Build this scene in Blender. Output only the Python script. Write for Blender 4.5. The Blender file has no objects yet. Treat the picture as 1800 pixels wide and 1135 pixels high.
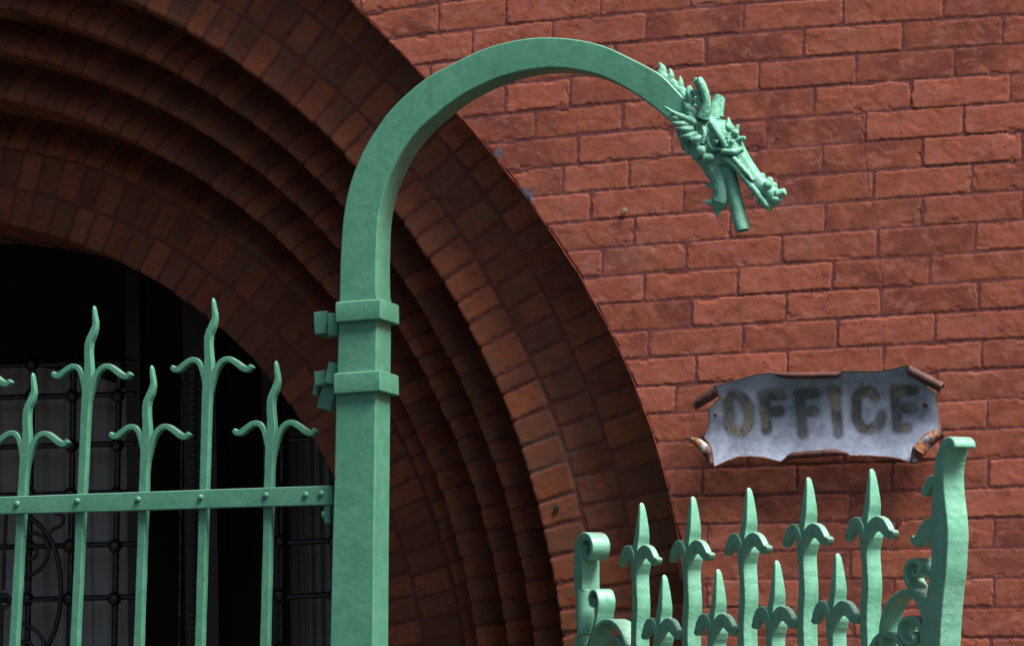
import bpy, math, random
import numpy as np
from mathutils import Vector, Matrix
C = bpy.context.scene
col = C.collection

# ---------------------------------------------------------------- camera
F, YAW, PIT, ROL, DIST, CAMZ = 5800., math.radians(15), math.radians(8), math.radians(-1.4), 7.45, 1.6
cy, sy, cp, sp = math.cos(YAW), math.sin(YAW), math.cos(PIT), math.sin(PIT)
FW = np.array([-sy*cp, cy*cp, sp]); R0 = np.array([cy, sy, 0.]); U0 = np.cross(R0, FW)
RT = R0*math.cos(ROL)+U0*math.sin(ROL); UP = -R0*math.sin(ROL)+U0*math.cos(ROL)
CAM = np.array([0, -DIST, CAMZ])
cam = bpy.data.cameras.new('camera'); camo = bpy.data.objects.new('camera', cam); col.objects.link(camo)
M = Matrix.Identity(4)
for i in range(3):
    M[i][0], M[i][1], M[i][2], M[i][3] = RT[i], UP[i], -FW[i], CAM[i]
camo.matrix_world = M
cam.sensor_width = 36; cam.lens = F/1800*36; cam.clip_end = 500; cam.clip_start = .1
C.camera = camo

# ---------------------------------------------------------------- light
SUN_DIR = Vector((.49, -.215, .85)).normalized()
world = bpy.data.worlds.new('World'); C.world = world; world.use_nodes = True
wn = world.node_tree.nodes; wl = world.node_tree.links
sky = wn.new('ShaderNodeTexSky'); sky.sky_type = 'NISHITA'; sky.sun_disc = False
sky.sun_elevation = math.asin(SUN_DIR.z); sky.sun_rotation = math.atan2(SUN_DIR.x, SUN_DIR.y)
sky.air_density = 1.2; sky.dust_density = 3.0; sky.ozone_density = .8
wl.new(sky.outputs[0], wn['Background'].inputs[0]); wn['Background'].inputs[1].default_value = 0.05
sl = bpy.data.lights.new('sun', 'SUN'); sl.energy = 5.0; sl.angle = math.radians(28); sl.color = (1, .95, .88)
so = bpy.data.objects.new('sun', sl); col.objects.link(so)
so.rotation_euler = (-SUN_DIR).to_track_quat('-Z', 'Y').to_euler(); so.location = (4, -3, 8)
vs = C.view_settings; vs.view_transform = 'Standard'; vs.look = 'None'; vs.exposure = 0.95; vs.gamma = 1
C.render.engine = 'CYCLES'

# ---------------------------------------------------------------- helpers: measuring
def ray(px, py):
    return FW + (px-900)/F*RT + (567.5-py)/F*UP
def at(px, py, y=0.):
    d = ray(px, py); t = (y+DIST)/d[1]
    return CAM+d*t
class Plane:
    """upright plane: origin O, direction U (horizontal), Z up, depth N pointing away from the viewer"""
    def __init__(s, O, U):
        s.O = np.array(O, float); s.U = np.array(U, float)/np.linalg.norm(U); s.N = np.array([-s.U[1], s.U[0], 0.])
    def p(s, px, py, dep=0.):
        d = ray(px, py); O = s.O+s.N*dep
        t = np.dot(O-CAM, s.N)/np.dot(d, s.N); q = CAM+d*t-s.O
        return float(np.dot(q, s.U)), float(q[2])
    def mat(s, u=0, v=0, dep=0, rot=0):
        m = Matrix.Identity(4); q = s.O+s.U*u+s.N*dep+np.array([0, 0, v])
        for i in range(3):
            m[i][0] = s.U[i]; m[i][1] = s.N[i]; m[i][2] = (0, 0, 1)[i]; m[i][3] = q[i]
        return m @ Matrix.Rotation(rot, 4, 'Y')
A5 = math.radians(5)
o = at(656, 900, -.90)
G = Plane((o[0], o[1], 0), (math.cos(A5), -math.sin(A5), 0))          # front face of the gate post
A42 = math.radians(42)
o = at(1035, 1080, -.15)
L = Plane((o[0], o[1], 0), (math.sin(A42), -math.cos(A42), 0))        # front face of the small open gate

# ---------------------------------------------------------------- helpers: objects
def tag(ob, label=None, cat=None, group=None, kind=None):
    if label: ob['label'] = label
    if cat: ob['category'] = cat
    if group: ob['group'] = group
    if kind: ob['kind'] = kind
    return ob
def empty(name, m=None):
    ob = bpy.data.objects.new(name, None); col.objects.link(ob); ob.empty_display_size = .1
    if m is not None: ob.matrix_world = m
    return ob
def mesh(name, V, Fc, mat=None, parent=None, smooth=False, local=None):
    me = bpy.data.meshes.new(name)
    V = np.asarray(V, np.float32).reshape(-1, 3)
    if isinstance(Fc, np.ndarray):
        n = len(Fc); k = Fc.shape[1]
        me.vertices.add(len(V)); me.vertices.foreach_set('co', V.ravel())
        me.loops.add(n*k); me.loops.foreach_set('vertex_index', Fc.astype(np.int32).ravel())
        me.polygons.add(n); me.polygons.foreach_set('loop_start', np.arange(0, n*k, k, dtype=np.int32))
        me.polygons.foreach_set('loop_total', np.full(n, k, np.int32))
        me.update(calc_edges=True)
    else:
        me.from_pydata([tuple(v) for v in V.tolist()], [], Fc); me.update()
    me.polygons.foreach_set('use_smooth', [smooth]*len(me.polygons))
    ob = bpy.data.objects.new(name, me); col.objects.link(ob)
    if mat: me.materials.append(mat)
    if parent is not None:
        ob.parent = parent
        if local is None: ob.matrix_parent_inverse = parent.matrix_world.inverted()
    return ob
def autosmooth(ob, deg=35):
    me = ob.data
    me.polygons.foreach_set('use_smooth', [True]*len(me.polygons))
    me.set_sharp_from_angle(angle=math.radians(deg))
class MB:
    def __init__(s): s.V = []; s.F = []
    def add(s, V, Fc):
        b = len(s.V); s.V += [tuple(map(float, v)) for v in V]; s.F += [tuple(b+i for i in f) for f in Fc]
    def box(s, c, h, R=None, bev=0.):
        vs_ = []
        for x in (-1, 1):
            for y in (-1, 1):
                for z in (-1, 1):
                    v = np.array([x*h[0], y*h[1], z*h[2]])
                    if R is not None: v = R @ v
                    vs_.append(np.array(c)+v)
        s.add(vs_, [(0, 1, 3, 2), (4, 6, 7, 5), (0, 4, 5, 1), (2, 3, 7, 6), (0, 2, 6, 4), (1, 5, 7, 3)])
    def rings(s, rings, cap=True, closed=False):
        b = len(s.V); n = len(rings[0])
        for r in rings: s.V += [tuple(map(float, v)) for v in r]
        m = len(rings)
        for i in range(m-1+(1 if closed else 0)):
            j = (i+1) % m
            for k in range(n):
                s.F.append((b+i*n+k, b+i*n+(k+1) % n, b+j*n+(k+1) % n, b+j*n+k))
        if cap and not closed:
            s.F.append(tuple(b+k for k in range(n))[::-1]); s.F.append(tuple(b+(m-1)*n+k for k in range(n)))
    def ball(s, c, r, n=10, m=7, R=None):
        rr = np.array(r) if hasattr(r, '__len__') else np.array([r]*3)
        rings = []
        for i in range(m+1):
            t = math.pi*(i+.02)/(m+.04); ring = []
            for k in range(n):
                a = 2*math.pi*k/n
                v = np.array([math.sin(t)*math.cos(a), math.sin(t)*math.sin(a), math.cos(t)])*rr
                if R is not None: v = R @ v
                ring.append(np.array(c)+v)
            rings.append(ring)
        s.rings(rings)
    def build(s, name, mat, parent=None, smooth=35, local=None):
        ob = mesh(name, s.V, s.F, mat, parent, local=local)
        import bmesh
        bm = bmesh.new(); bm.from_mesh(ob.data); bmesh.ops.recalc_face_normals(bm, faces=bm.faces[:]); bm.to_mesh(ob.data); bm.free()
        if smooth:
            autosmooth(ob, max(smooth, 50)); w_ = ob.modifiers.new('normals', 'WEIGHTED_NORMAL'); w_.keep_sharp = True; w_.weight = 60
        return ob
def crom(P, n=6):
    P = np.array(P, float); Q = np.vstack([2*P[0]-P[1], P, 2*P[-1]-P[-2]]); out = []
    for i in range(1, len(Q)-2):
        p0, p1, p2, p3 = Q[i-1], Q[i], Q[i+1], Q[i+2]
        for k in range(n):
            t = k/n
            out.append(.5*((2*p1)+(-p0+p2)*t+(2*p0-5*p1+4*p2-p3)*t*t+(-p0+3*p1-3*p2+p3)*t**3))
    out.append(P[-1]); return np.array(out)
def rrect(a, b, r, k=3):
    """rounded rectangle half sizes a,b"""
    r = min(r, a*.95, b*.95); out = []
    for cx_, cy_, a0 in ((a-r, b-r, 0), (-a+r, b-r, 90), (-a+r, -b+r, 180), (a-r, -b+r, 270)):
        for i in range(k):
            t = math.radians(a0+90*i/(k-1)); out.append((cx_+r*math.cos(t), cy_+r*math.sin(t)))
    return out
rng = random.Random(5)
def sweep(mb, pts, n=6, r=.0035, dep0=0., k=3, jit=0., front=True):
    """pts: (u, v, half in-plane width, half depth[, extra depth]); depth runs from dep0 backwards when front"""
    P = crom([tuple(p)+((0.,) if len(p) == 4 else ()) for p in pts], n)
    T = np.gradient(P[:, :2], axis=0); T /= np.linalg.norm(T, axis=1)[:, None]+1e-9
    rings = []
    for p, t in zip(P, T):
        nx, nz = -t[1], t[0]
        w = max(p[2], .0004); h = max(p[3], .0004)
        if jit: w += rng.uniform(-jit, jit); 
        dc = dep0+(pts[len(pts)//2][3] if front else 0)+p[4]
        rings.append([(p[0]+nx*a, dc+b, p[1]+nz*a) for a, b in rrect(w, h, r, k)])
    mb.rings(rings)
def conv(pl, pts, ox, oy, sc, thick, zs=None, dep=0., u0=0., v0=0., m_per=None):
    """pts (zx, zy, half width in zoom px [, half depth]) measured on an enlargement -> plane coordinates"""
    out = []
    for q in pts:
        px, py = ox+q[0]/sc, oy+q[1]/sc
        u, v = pl.p(px, py, dep)
        w = q[2]/sc*m_per
        out.append((u-u0, v-v0, w, q[3] if len(q) > 3 else thick))
    return out

# ---------------------------------------------------------------- helpers: noise
def _h(ix, iy, s):
    v = (ix.astype(np.int64)*374761393+iy.astype(np.int64)*668265263+s*974711) & 0xffffffff
    v = ((v ^ (v >> 13))*1274126177) & 0xffffffff
    v = ((v ^ (v >> 16))*2246822519) & 0xffffffff
    return ((v ^ (v >> 15)) & 0xffffff)/float(0xffffff)
def vn(x, y, s=0):
    ix = np.floor(x); iy = np.floor(y); fx = x-ix; fy = y-iy
    fx = fx*fx*(3-2*fx); fy = fy*fy*(3-2*fy)
    a = _h(ix, iy, s); b = _h(ix+1, iy, s); c = _h(ix, iy+1, s); d = _h(ix+1, iy+1, s)
    return (a*(1-fx)+b*fx)*(1-fy)+(c*(1-fx)+d*fx)*fy-.5
def sstep(a, b, x):
    t = np.clip((x-a)/(b-a), 0, 1); return t*t*(3-2*t)
def grid_faces(nr, nc):
    i = np.arange(nr*nc).reshape(nr, nc)
    return np.stack([i[:-1, :-1], i[:-1, 1:], i[1:, 1:], i[1:, :-1]], -1).reshape(-1, 4)

# ---------------------------------------------------------------- helpers: materials
class NT:
    def __init__(s, name):
        s.m = bpy.data.materials.new(name); s.m.use_nodes = True; s.t = s.m.node_tree; s.n = s.t.nodes
        s.b = s.n['Principled BSDF']
        tc = s.n.new('ShaderNodeTexCoord'); s.obj = tc.outputs['Object']
    def link(s, a, b): s.t.links.new(a, b)
    def _set(s, sock, v):
        if hasattr(v, 'node'): s.link(v, sock)
        elif v is not None: sock.default_value = v if not isinstance(v, tuple) or len(v) == 4 or sock.type == 'VECTOR' else (*v, 1)
    def noise(s, scale, det=4, rough=.55, vec=None, dist=0.):
        n = s.n.new('ShaderNodeTexNoise'); n.inputs['Scale'].default_value = scale; n.inputs['Detail'].default_value = det
        n.inputs['Roughness'].default_value = rough; n.inputs['Distortion'].default_value = dist
        s.link(vec or s.obj, n.inputs['Vector']); return n.outputs['Fac']
    def voro(s, scale, vec=None, feat='F1', rnd=1.):
        n = s.n.new('ShaderNodeTexVoronoi'); n.inputs['Scale'].default_value = scale; n.feature = feat
        n.inputs['Randomness'].default_value = rnd
        s.link(vec or s.obj, n.inputs['Vector']); return n.outputs['Distance']
    def math(s, op, a, b=None, c=None, clamp=False):
        n = s.n.new('ShaderNodeMath'); n.operation = op; n.use_clamp = clamp
        for i, v in enumerate((a, b, c)):
            if v is not None: s._set(n.inputs[i], v)
        return n.outputs[0]
    def ramp(s, f, lo, hi, a=0., b=1.):
        n = s.n.new('ShaderNodeMapRange'); n.interpolation_type = 'SMOOTHSTEP'
        s._set(n.inputs[0], f); n.inputs[1].default_value = lo; n.inputs[2].default_value = hi
        n.inputs[3].default_value = a; n.inputs[4].default_value = b; return n.outputs[0]
    def mix(s, f, a, b, mode='MIX'):
        n = s.n.new('ShaderNodeMix'); n.data_type = 'RGBA'; n.blend_type = mode
        s._set(n.inputs[0], f); s._set(n.inputs[6], a); s._set(n.inputs[7], b); return n.outputs[2]
    def vmul(s, v, k):
        n = s.n.new('ShaderNodeVectorMath'); n.operation = 'MULTIPLY'; s.link(v, n.inputs[0]); n.inputs[1].default_value = k; return n.outputs[0]
    def near(s, p):
        n = s.n.new('ShaderNodeVectorMath'); n.operation = 'DISTANCE'; s.link(s.obj, n.inputs[0]); n.inputs[1].default_value = p; return n.outputs['Value']
    def attr(s, name):
        n = s.n.new('ShaderNodeAttribute'); n.attribute_name = name
        sp_ = s.n.new('ShaderNodeSeparateColor'); s.link(n.outputs['Color'], sp_.inputs[0])
        return sp_.outputs[0], sp_.outputs[1], sp_.outputs[2], n.outputs['Alpha']
    def bump(s, h, strength, dist, nrm=None):
        n = s.n.new('ShaderNodeBump'); n.inputs['Strength'].default_value = strength; n.inputs['Distance'].default_value = dist
        s.link(h, n.inputs['Height'])
        if nrm is not None: s.link(nrm, n.inputs['Normal'])
        return n.outputs[0]
    def out(s, colr=None, rough=.8, nrm=None, metal=0., spec=None):
        s._set(s.b.inputs['Base Color'], colr); s._set(s.b.inputs['Roughness'], rough)
        s.b.inputs['Metallic'].default_value = metal
        if spec is not None: s.b.inputs['Specular IOR Level'].default_value = spec
        if nrm is not None: s.link(nrm, s.b.inputs['Normal'])
        return s.m

def brick_material(name, k=1., soot=0., warm=1.):
    n = NT(name); mask, rnd, edge, rnd2 = n.attr('brick')
    shift = n.n.new('ShaderNodeVectorMath'); shift.operation = 'MULTIPLY_ADD'
    cmb = n.n.new('ShaderNodeCombineXYZ'); n.link(rnd2, cmb.inputs[0]); n.link(rnd, cmb.inputs[1]); n.link(rnd2, cmb.inputs[2])
    n.link(cmb.outputs[0], shift.inputs[0]); shift.inputs[1].default_value = (7, 5, 9); n.link(n.obj, shift.inputs[2])
    v = shift.outputs[0]
    big = n.noise(9, 3, .5, v); cl = n.noise(24, 6, .65, n.vmul(v, (1, 1, 1.7)), .6); fine = n.noise(240, 4, .6); mid = n.noise(75, 5, .6, v)
    c = n.mix(n.ramp(rnd, 0, 1), (.175*k, .048*k, .034*k, 1), (.385*k, .124*k, .074*k, 1))
    c = n.mix(n.ramp(big, .40, .62, 0, .85), c, (.325*k, .105*k, .052*k, 1))
    c = n.mix(n.ramp(cl, .50, .64, 0, .60), c, (.38*k, .165*k, .125*k, 1))       # pale lime film
    c = n.mix(n.ramp(cl, .47, .34, 0, .60), c, (.165*k, .050*k, .036*k, 1))       # burnt patches
    rim = n.math('MULTIPLY', n.ramp(edge, .55, .0), n.ramp(mid, .42, .62))
    c = n.mix(n.math('MULTIPLY', rim, .28), c, (.46*k, .155*k, .075*k, 1))        # bare chipped arrises
    c = n.mix(n.ramp(n.noise(60, 6, .7, n.vmul(v, (1, 1, 3.))), .60, .72, 0, .35), c, (.44*k, .17*k, .10*k, 1))
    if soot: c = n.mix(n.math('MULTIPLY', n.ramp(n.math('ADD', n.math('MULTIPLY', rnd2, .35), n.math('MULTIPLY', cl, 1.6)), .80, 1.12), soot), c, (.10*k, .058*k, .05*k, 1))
    c = n.mix(n.ramp(fine, .2, .8, .0, .22), c, (.17*k, .05*k, .03*k, 1))
    pit = n.voro(46, v); pitm = n.math('MULTIPLY', n.ramp(pit, .13, .08), n.ramp(n.noise(14, 2, .5, v), .53, .60))
    c = n.mix(pitm, c, (.035, .012, .008, 1))
    film = n.math('MULTIPLY', n.ramp(n.noise(5, 3), .5, .75, 0, .30), 1.)
    c = n.mix(film, c, (.33*k, .16*k, .125*k, 1))
    mo = n.mix(n.ramp(mid, .35, .7), (.125*k, .038*k, .036*k, 1), (.19*k, .068*k, .065*k, 1))
    mo = n.mix(n.ramp(n.voro(330), .22, .12, 0, .5), mo, (.30, .22, .20, 1))
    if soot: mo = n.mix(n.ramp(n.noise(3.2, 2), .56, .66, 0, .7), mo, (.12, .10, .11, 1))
    cc = n.mix(mask, mo, c)
    cc = n.mix(1., cc, (1., .90, .72, 1) if warm != 1. else (1., .87, .93, 1), 'MULTIPLY')      # overall clay colour; the arch tint paints in warm bounced light
    for (px, py, y, r) in ((1040, 1048, .11, .030), (1030, 1062, .11, .02), (1058, 1035, .03, .026), (925, 344, 0, .018), (877, 268, 0, .012)):
        p = at(px, py, y)
        d = n.math('ADD', n.near(tuple(p)), n.math('MULTIPLY', n.noise(45, 4), .03))
        cc = n.mix(n.ramp(d, r+.02, r+.012, 0, .8), cc, (.085, .095, .13, 1))
    h = n.math('ADD', n.math('MULTIPLY', fine, .35), n.math('ADD', n.math('MULTIPLY', mid, .8), n.math('MULTIPLY', n.ramp(pit, .0, .12), n.ramp(n.noise(14, 2, .5, v), .5, .62))))
    nb = n.bump(h, .35, .0018)
    return n.out(cc, .86, nb, spec=.25)
M_wall = brick_material('wall_brick', .82)
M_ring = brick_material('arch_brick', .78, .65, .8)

def paint(name, a, b, lump=1., scale=1.):
    n = NT(name)
    l1 = n.noise(70*scale, 3, .5); l2 = n.noise(26*scale, 4, .6, None, 1.2); l3 = n.noise(420*scale, 2)
    sp_ = n.voro(150*scale); bump_dots = n.math('MULTIPLY', n.ramp(sp_, .22, .05), n.ramp(n.noise(30, 2), .52, .64))
    c = n.mix(n.ramp(l2, .35, .68), a, b)
    c = n.mix(n.ramp(n.noise(9, 3), .5, .75, 0, .25), c, (b[0]*1.25+.02, b[1]*1.08, b[2]*1.15, 1))
    c = n.mix(n.ramp(n.noise(55, 6, .75), .70, .74, 0, .7), c, (.10, .20, .15, 1))
    c = n.mix(n.math('MULTIPLY', n.ramp(n.noise(30, 4, .6, n.vmul(n.obj, (1, 1, .12))), .52, .72), n.ramp(n.noise(4, 3), .40, .65, 0, .35)), c, (.055, .12, .085, 1))   # rain streaks
    chip = n.math('MULTIPLY', n.ramp(n.noise(90, 5, .7), .655, .68), n.ramp(n.noise(9, 2), .53, .60))
    c = n.mix(chip, c, (.07, .035, .025, 1))
    gz_ = n.n.new('ShaderNodeNewGeometry'); sz_ = n.n.new('ShaderNodeSeparateXYZ'); n.link(gz_.outputs['True Normal'], sz_.inputs[0])
    c = n.mix(n.math('MULTIPLY', n.ramp(sz_.outputs[2], .55, .95), n.ramp(n.noise(40, 4), .35, .6, .25, .75)), c, (.20, .19, .20, 1))     # dust settled on ledges
    wr = n.ramp(n.noise(38*scale, 2, .5, None, 3.0), .47, .53)
    h = n.math('ADD', n.math('MULTIPLY', l1, .9), n.math('ADD', n.math('MULTIPLY', bump_dots, 1.1), n.math('MULTIPLY', l3, .12)))
    h = n.math('ADD', h, n.math('MULTIPLY', n.math('ABSOLUTE', n.math('SUBTRACT', wr, .5)), -.35*lump))
    h = n.math('ADD', h, n.math('MULTIPLY', l2, .8))
    return n.out(c, .34, n.bump(h, .32, .0016*lump), spec=.5)
M_green = paint('green_enamel', (.066, .235, .150, 1), (.088, .275, .182, 1))
M_leaf = paint('glossy_green_enamel', (.125, .37, .245, 1), (.18, .44, .32, 1), 2.8)
n = NT('weathered_green_casting')
l = n.noise(45, 5, .65); f = n.noise(200, 4, .6)
c = n.mix(n.ramp(l, .38, .66), (.085, .31, .21, 1), (.19, .46, .34, 1))
c = n.mix(n.ramp(n.noise(110, 6, .7), .58, .68, 0, .6), c, (.38, .46, .42, 1))
c = n.mix(n.ramp(n.noise(150, 5, .7), .655, .70, 0, .9), c, (.10, .05, .04, 1))
gp = n.n.new('ShaderNodeNewGeometry'); c = n.mix(n.ramp(gp.outputs['Pointiness'], .495, .46, 0, .85), c, (.03, .06, .045, 1))  # creases darkened by pointiness: shade painted into the colour
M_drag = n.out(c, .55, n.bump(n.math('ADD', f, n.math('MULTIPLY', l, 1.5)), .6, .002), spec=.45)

n = NT('rusty_steel')
c = n.mix(n.ramp(n.noise(30, 5, .6), .4, .65), (.045, .018, .018, 1), (.11, .035, .028, 1))
c = n.mix(n.ramp(n.noise(180, 5, .7), .58, .70, 0, .7), c, (.26, .12, .06, 1))
M_rust = n.out(c, .7, n.bump(n.noise(260, 4), .6, .001), metal=.2)
n = NT('orange_rusted_zinc')
c = n.mix(n.ramp(n.noise(28, 5, .65), .43, .52), (.27, .29, .33, 1), (.26, .09, .025, 1))
c = n.mix(n.ramp(n.noise(24, 5, .65), .47, .56), c, (.055, .022, .018, 1))
M_zrust = n.out(c, .6, n.bump(n.noise(200, 4), .5, .001))

n = NT('black_iron'); M_black = n.out(n.mix(n.ramp(n.noise(60, 4), .4, .7), (.012, .011, .012, 1), (.03, .028, .03, 1)), .32, n.bump(n.noise(120, 3), .4, .002))
n = NT('shaded_porch_dark'); M_dark = n.out(n.mix(n.noise(20, 4), (.010, .007, .006, 1), (.022, .015, .012, 1)), .6)  # near-black base, the porch's shade put into the colour
n = NT('curtain_cloth'); M_curt = n.out(n.mix(n.noise(6, 3, .5, n.vmul(n.obj, (6, 1, .3))), (.24, .235, .23, 1), (.31, .31, .31, 1)), .9)
n = NT('pavement_concrete'); M_pave = n.out(n.mix(n.noise(8, 5), (.030, .027, .024, 1), (.050, .045, .04, 1)), .9, n.bump(n.noise(60, 4), .4, .004))
n = NT('asphalt'); M_road = n.out(n.mix(n.noise(30, 5), (.022, .022, .022, 1), (.038, .037, .035, 1)), .9, n.bump(n.noise(160, 4), .5, .004))
n = NT('worn_brass'); M_brass = n.out(n.mix(n.ramp(n.noise(90, 4), .4, .65), (.03, .018, .012, 1), (.30, .19, .13, 1)), .5, metal=.3)
n = NT('steel_nail'); M_nail = n.out((.06, .09, .08, 1), .5, metal=.4)
n = NT('stale_plug'); M_plug = n.out((.20, .17, .13, 1), .8)
n = NT('dark_hole'); M_hole = n.out((.01, .01, .012, 1), .8)

# ---------------------------------------------------------------- ground
def slab(name, x0, x1, y0, y1, z, mat, h=.0):
    mb = MB(); mb.box(((x0+x1)/2, (y0+y1)/2, z-.05), ((x1-x0)/2, (y1-y0)/2, .05)); ob = mb.build(name, mat, smooth=None)
    return tag(ob, kind='structure')
slab('road', -60, 60, -60, -9.0, -.12, M_road)
slab('pavement', -60, 60, -9.0, -.0, 0., M_pave)
slab('porch_floor', -7, -1.2, 0, 2.6, .03, M_pave)

# low terrace across the street, out of view, added to shade the low sky
opp = empty('shading_terrace', Matrix.Translation(Vector((-20, -19, -.1)))); tag(opp, 'unseen dark brick terrace added across the street to shade the low sky', 'building')
M_opp = NT('shading_terrace_brick'); M_opp = M_opp.out(M_opp.mix(M_opp.noise(3, 5), (.05, .028, .024, 1), (.085, .05, .04, 1)), .9)
def boxes(name, L_, mat, parent):
    mb = MB()
    for c_, h_ in L_: mb.box(c_, h_)
    return mb.build(name, mat, parent, smooth=None)
boxes('wall', [((-20, -19.5, 2.6), (25, .5, 2.7))], M_opp, opp)
boxes('roof', [((-20, -19.4, 5.45), (25.3, .8, .15))], M_pave, opp)
for i in range(14):
    for k in range(1):
        wdw = boxes('window', [((-42+i*3.4, -18.99, 2.3+k*4.0), (.6, .03, 1.1))], M_hole, opp)
        boxes('sill', [((-42+i*3.4, -18.95, 1.12+k*4.0), (.7, .08, .06))], M_pave, wdw)

# ---------------------------------------------------------------- brickwork
H = .0675; Z0 = 3.42466
JO = {0: [(772, 40), (889, 24), (1055.5, 8)], 1: [(830, 71), (970, 53), (1136, 45), (1306, 32), (1482, 22), (1658.6, 14.5)],
2: [(910, 118), (1081, 98), (1240.6, 87), (1412, 77), (1586, 62), (1762, 50)], 3: [(888, 169), (1002.6, 164), (1166, 150), (1333.6, 132), (1505, 119), (1678, 106)],
4: [(941, 219), (1094, 207.5), (1262, 194), (1431, 180), (1601.5, 165), (1775.5, 156)], 5: [(1016, 264.5), (1181, 257), (1347.7, 240.6), (1521.6, 227), (1694, 214)],
6: [(990, 317), (1106, 300), (1277, 290), (1446, 280), (1620.7, 268.5), (1796.5, 254)], 7: [(1039, 363.7), (1201.5, 355), (1368, 342), (1535.4, 325), (1709.5, 317)],
8: [(1116, 407), (1283.7, 392), (1450.5, 382), (1621.5, 371.5), (1799, 363.5)], 9: [(1060, 464), (1207, 452), (1374, 442.5), (1542.8, 432), (1714.6, 420)],
10: [(1132.5, 505), (1297, 493), (1464, 483.5), (1634, 471.8)], 11: [(1215, 552), (1382, 538), (1548.6, 531.3), (1720.4, 519.4)],
12: [(1140, 606.5), (1305.7, 590.6), (1472, 585.2), (1643.2, 573.6)], 13: [(1223.4, 649), (1384, 632), (1552.8, 630), (1725.7, 626)],
14: [(1188, 702.8), (1305, 695), (1476, 686), (1647, 677)], 15: [(1225+25, 748), (1395, 742), (1565, 736), (1735.8, 729)], 16: [(1313, 800), (1483, 790), (1653.8, 782)],
17: [(1234, 853.5), (1401, 851), (1567.5, 837.6), (1737, 829.7)], 18: [(1326.8, 893), (1494.6, 892), (1660, 886)], 19: [(1243.6, 938), (1410, 945), (1574.5, 940), (1747.7, 935.5)],
20: [(1325, 998), (1494.4, 991), (1660, 988)], 21: [(1242, 1045), (1405, 1044), (1570.5, 1043), (1746.9, 1040)], 22: [(1325, 1098), (1500, 1096), (1668, 1092)], 23: [(1250, 1150), (1410, 1150), (1575, 1149), (1741, 1148)]}
DZ = [3.42466, -0.01893, 0.04452, 0.00256, -0.00124, 0.04163, -0.05062, -0.0097, -0.01963, 0.00781]
def zwarp(x, z):
    x = np.clip(x, -3.4, -.6)+1.6; z = np.clip(z, 1.85, 3.65)-2.6; o_ = 0; k = 0
    for i in range(4):
        for j in range(4-i): o_ = o_+DZ[k]*x**i*z**j; k += 1
    return o_
joints = {}
for c in range(-30, 55):
    xs = []
    if c in JO: xs = sorted(float(at(*p)[0]) for p in JO[c])
    if not xs: xs = [-.90+.111*(c % 2)+.012*math.sin(c*2.1)]
    while xs[-1] < 4.5: xs.append(xs[-1]+.222+.004*math.sin(c*5.3+len(xs)*1.7))
    while xs[0] > -7.6: xs.insert(0, xs[0]-(.222+.004*math.sin(c*3.3+len(xs))))
    joints[c] = np.array(xs)
def brick_field(row, vfrac_d, u, js, seed, lean=0.):
    """signed distance of every sample to the joints; row = int array, vfrac_d = distance to the bed joints in metres"""
    du = np.full(u.shape, 9.); bid = np.zeros(u.shape, int); su = np.zeros(u.shape)
    for r in np.unique(row):
        m = row == r; J_ = js(int(r)); k = np.searchsorted(J_, u[m]); k = np.clip(k, 1, len(J_)-1)
        a = u[m]-J_[k-1]; b = J_[k]-u[m]; du[m] = np.minimum(a, b); bid[m] = k; su[m] = (a-b)/(a+b+1e-6)
    return du, bid, su
def finish(du, dv, bid, row, su, sv, X, Y, seed, hj=.0037, depth=.0006):
    r1 = _h(bid, row, seed); r2 = _h(bid, row, seed+11); r3 = _h(bid, row, seed+23)-.5; r4 = _h(bid, row, seed+37)-.5
    n1 = vn(X/.040, Y/.030, seed)*.0030+vn(X/.012, Y/.010, seed+1)*.0028+vn(X/.005, Y/.005, seed+2)*.0026
    k = .008
    h_ = np.clip(.5+.5*(dv-du)/k, 0, 1); dm = dv*(1-h_)+du*h_-k*h_*(1-h_)*.8
    d = dm-hj*(1+.5*r3)+n1+.0005
    mask = sstep(-.0008, .0012, d)
    hgt = sstep(-.002, .0042, d)*depth*(1+.35*r4)
    hgt += (r3*su+r4*sv)*.0010*mask+r1*.0010*mask
    hgt += (vn(X/.06, Y/.035, seed+5)*.0010+vn(X/.014, Y/.014, seed+6)*.0004+vn(X/.006, Y/.006, seed+8)*.0003)*(.5+.5*mask)
    sp_ = sstep(.28, .42, vn(X/.035, Y/.022, seed+9))*sstep(.012, .002, d)       # spalled edges
    hgt -= sp_*.0016*mask
    edge = sstep(0, .012, d)
    colr = np.stack([mask, r1, edge, r2], -1).astype(np.float32)
    return hgt, colr
def add_col(ob, colr):
    a = ob.data.color_attributes.new('brick', 'FLOAT_COLOR', 'POINT'); a.data.foreach_set('color', colr.reshape(-1))

building = empty('brick_building'); tag(building, 'red brick building front with a deep stepped round arch over a dark porch', 'building')

AX, AZ = -3.92439, 1.79207                       # centre of the arch
rW = [(at(x, y)) for x, y in ((608, 0), (647.6, 32), (690, 82), (743, 139), (803.6, 203.6), (838, 240.6), (879, 295), (927, 348), (964, 398), (995.6, 451), (1019, 488), (1046, 538), (1072, 589), (1090, 629), (1114, 681.6), (1135, 729), (1154, 782), (1169.5, 851), (1180, 890.5), (1191, 949), (1199, 1015))]
th = np.array([math.atan2(p[2]-AZ, p[0]-AX) for p in rW]); rr = np.array([math.hypot(p[2]-AZ, p[0]-AX) for p in rW])
cf = np.polyfit(th, rr, 3)
def RW(t):
    return np.polyval(cf, np.clip(t, th.min(), th.max()))
tt = np.linspace(0, math.pi/2, 400); wx = AX+RW(tt)*np.cos(tt); wz = AZ+RW(tt)*np.sin(tt)
ZTOP = wz.max()
def WX(z):
    return np.where(z < AZ, wx[0], np.interp(z, wz, wx))
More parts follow.
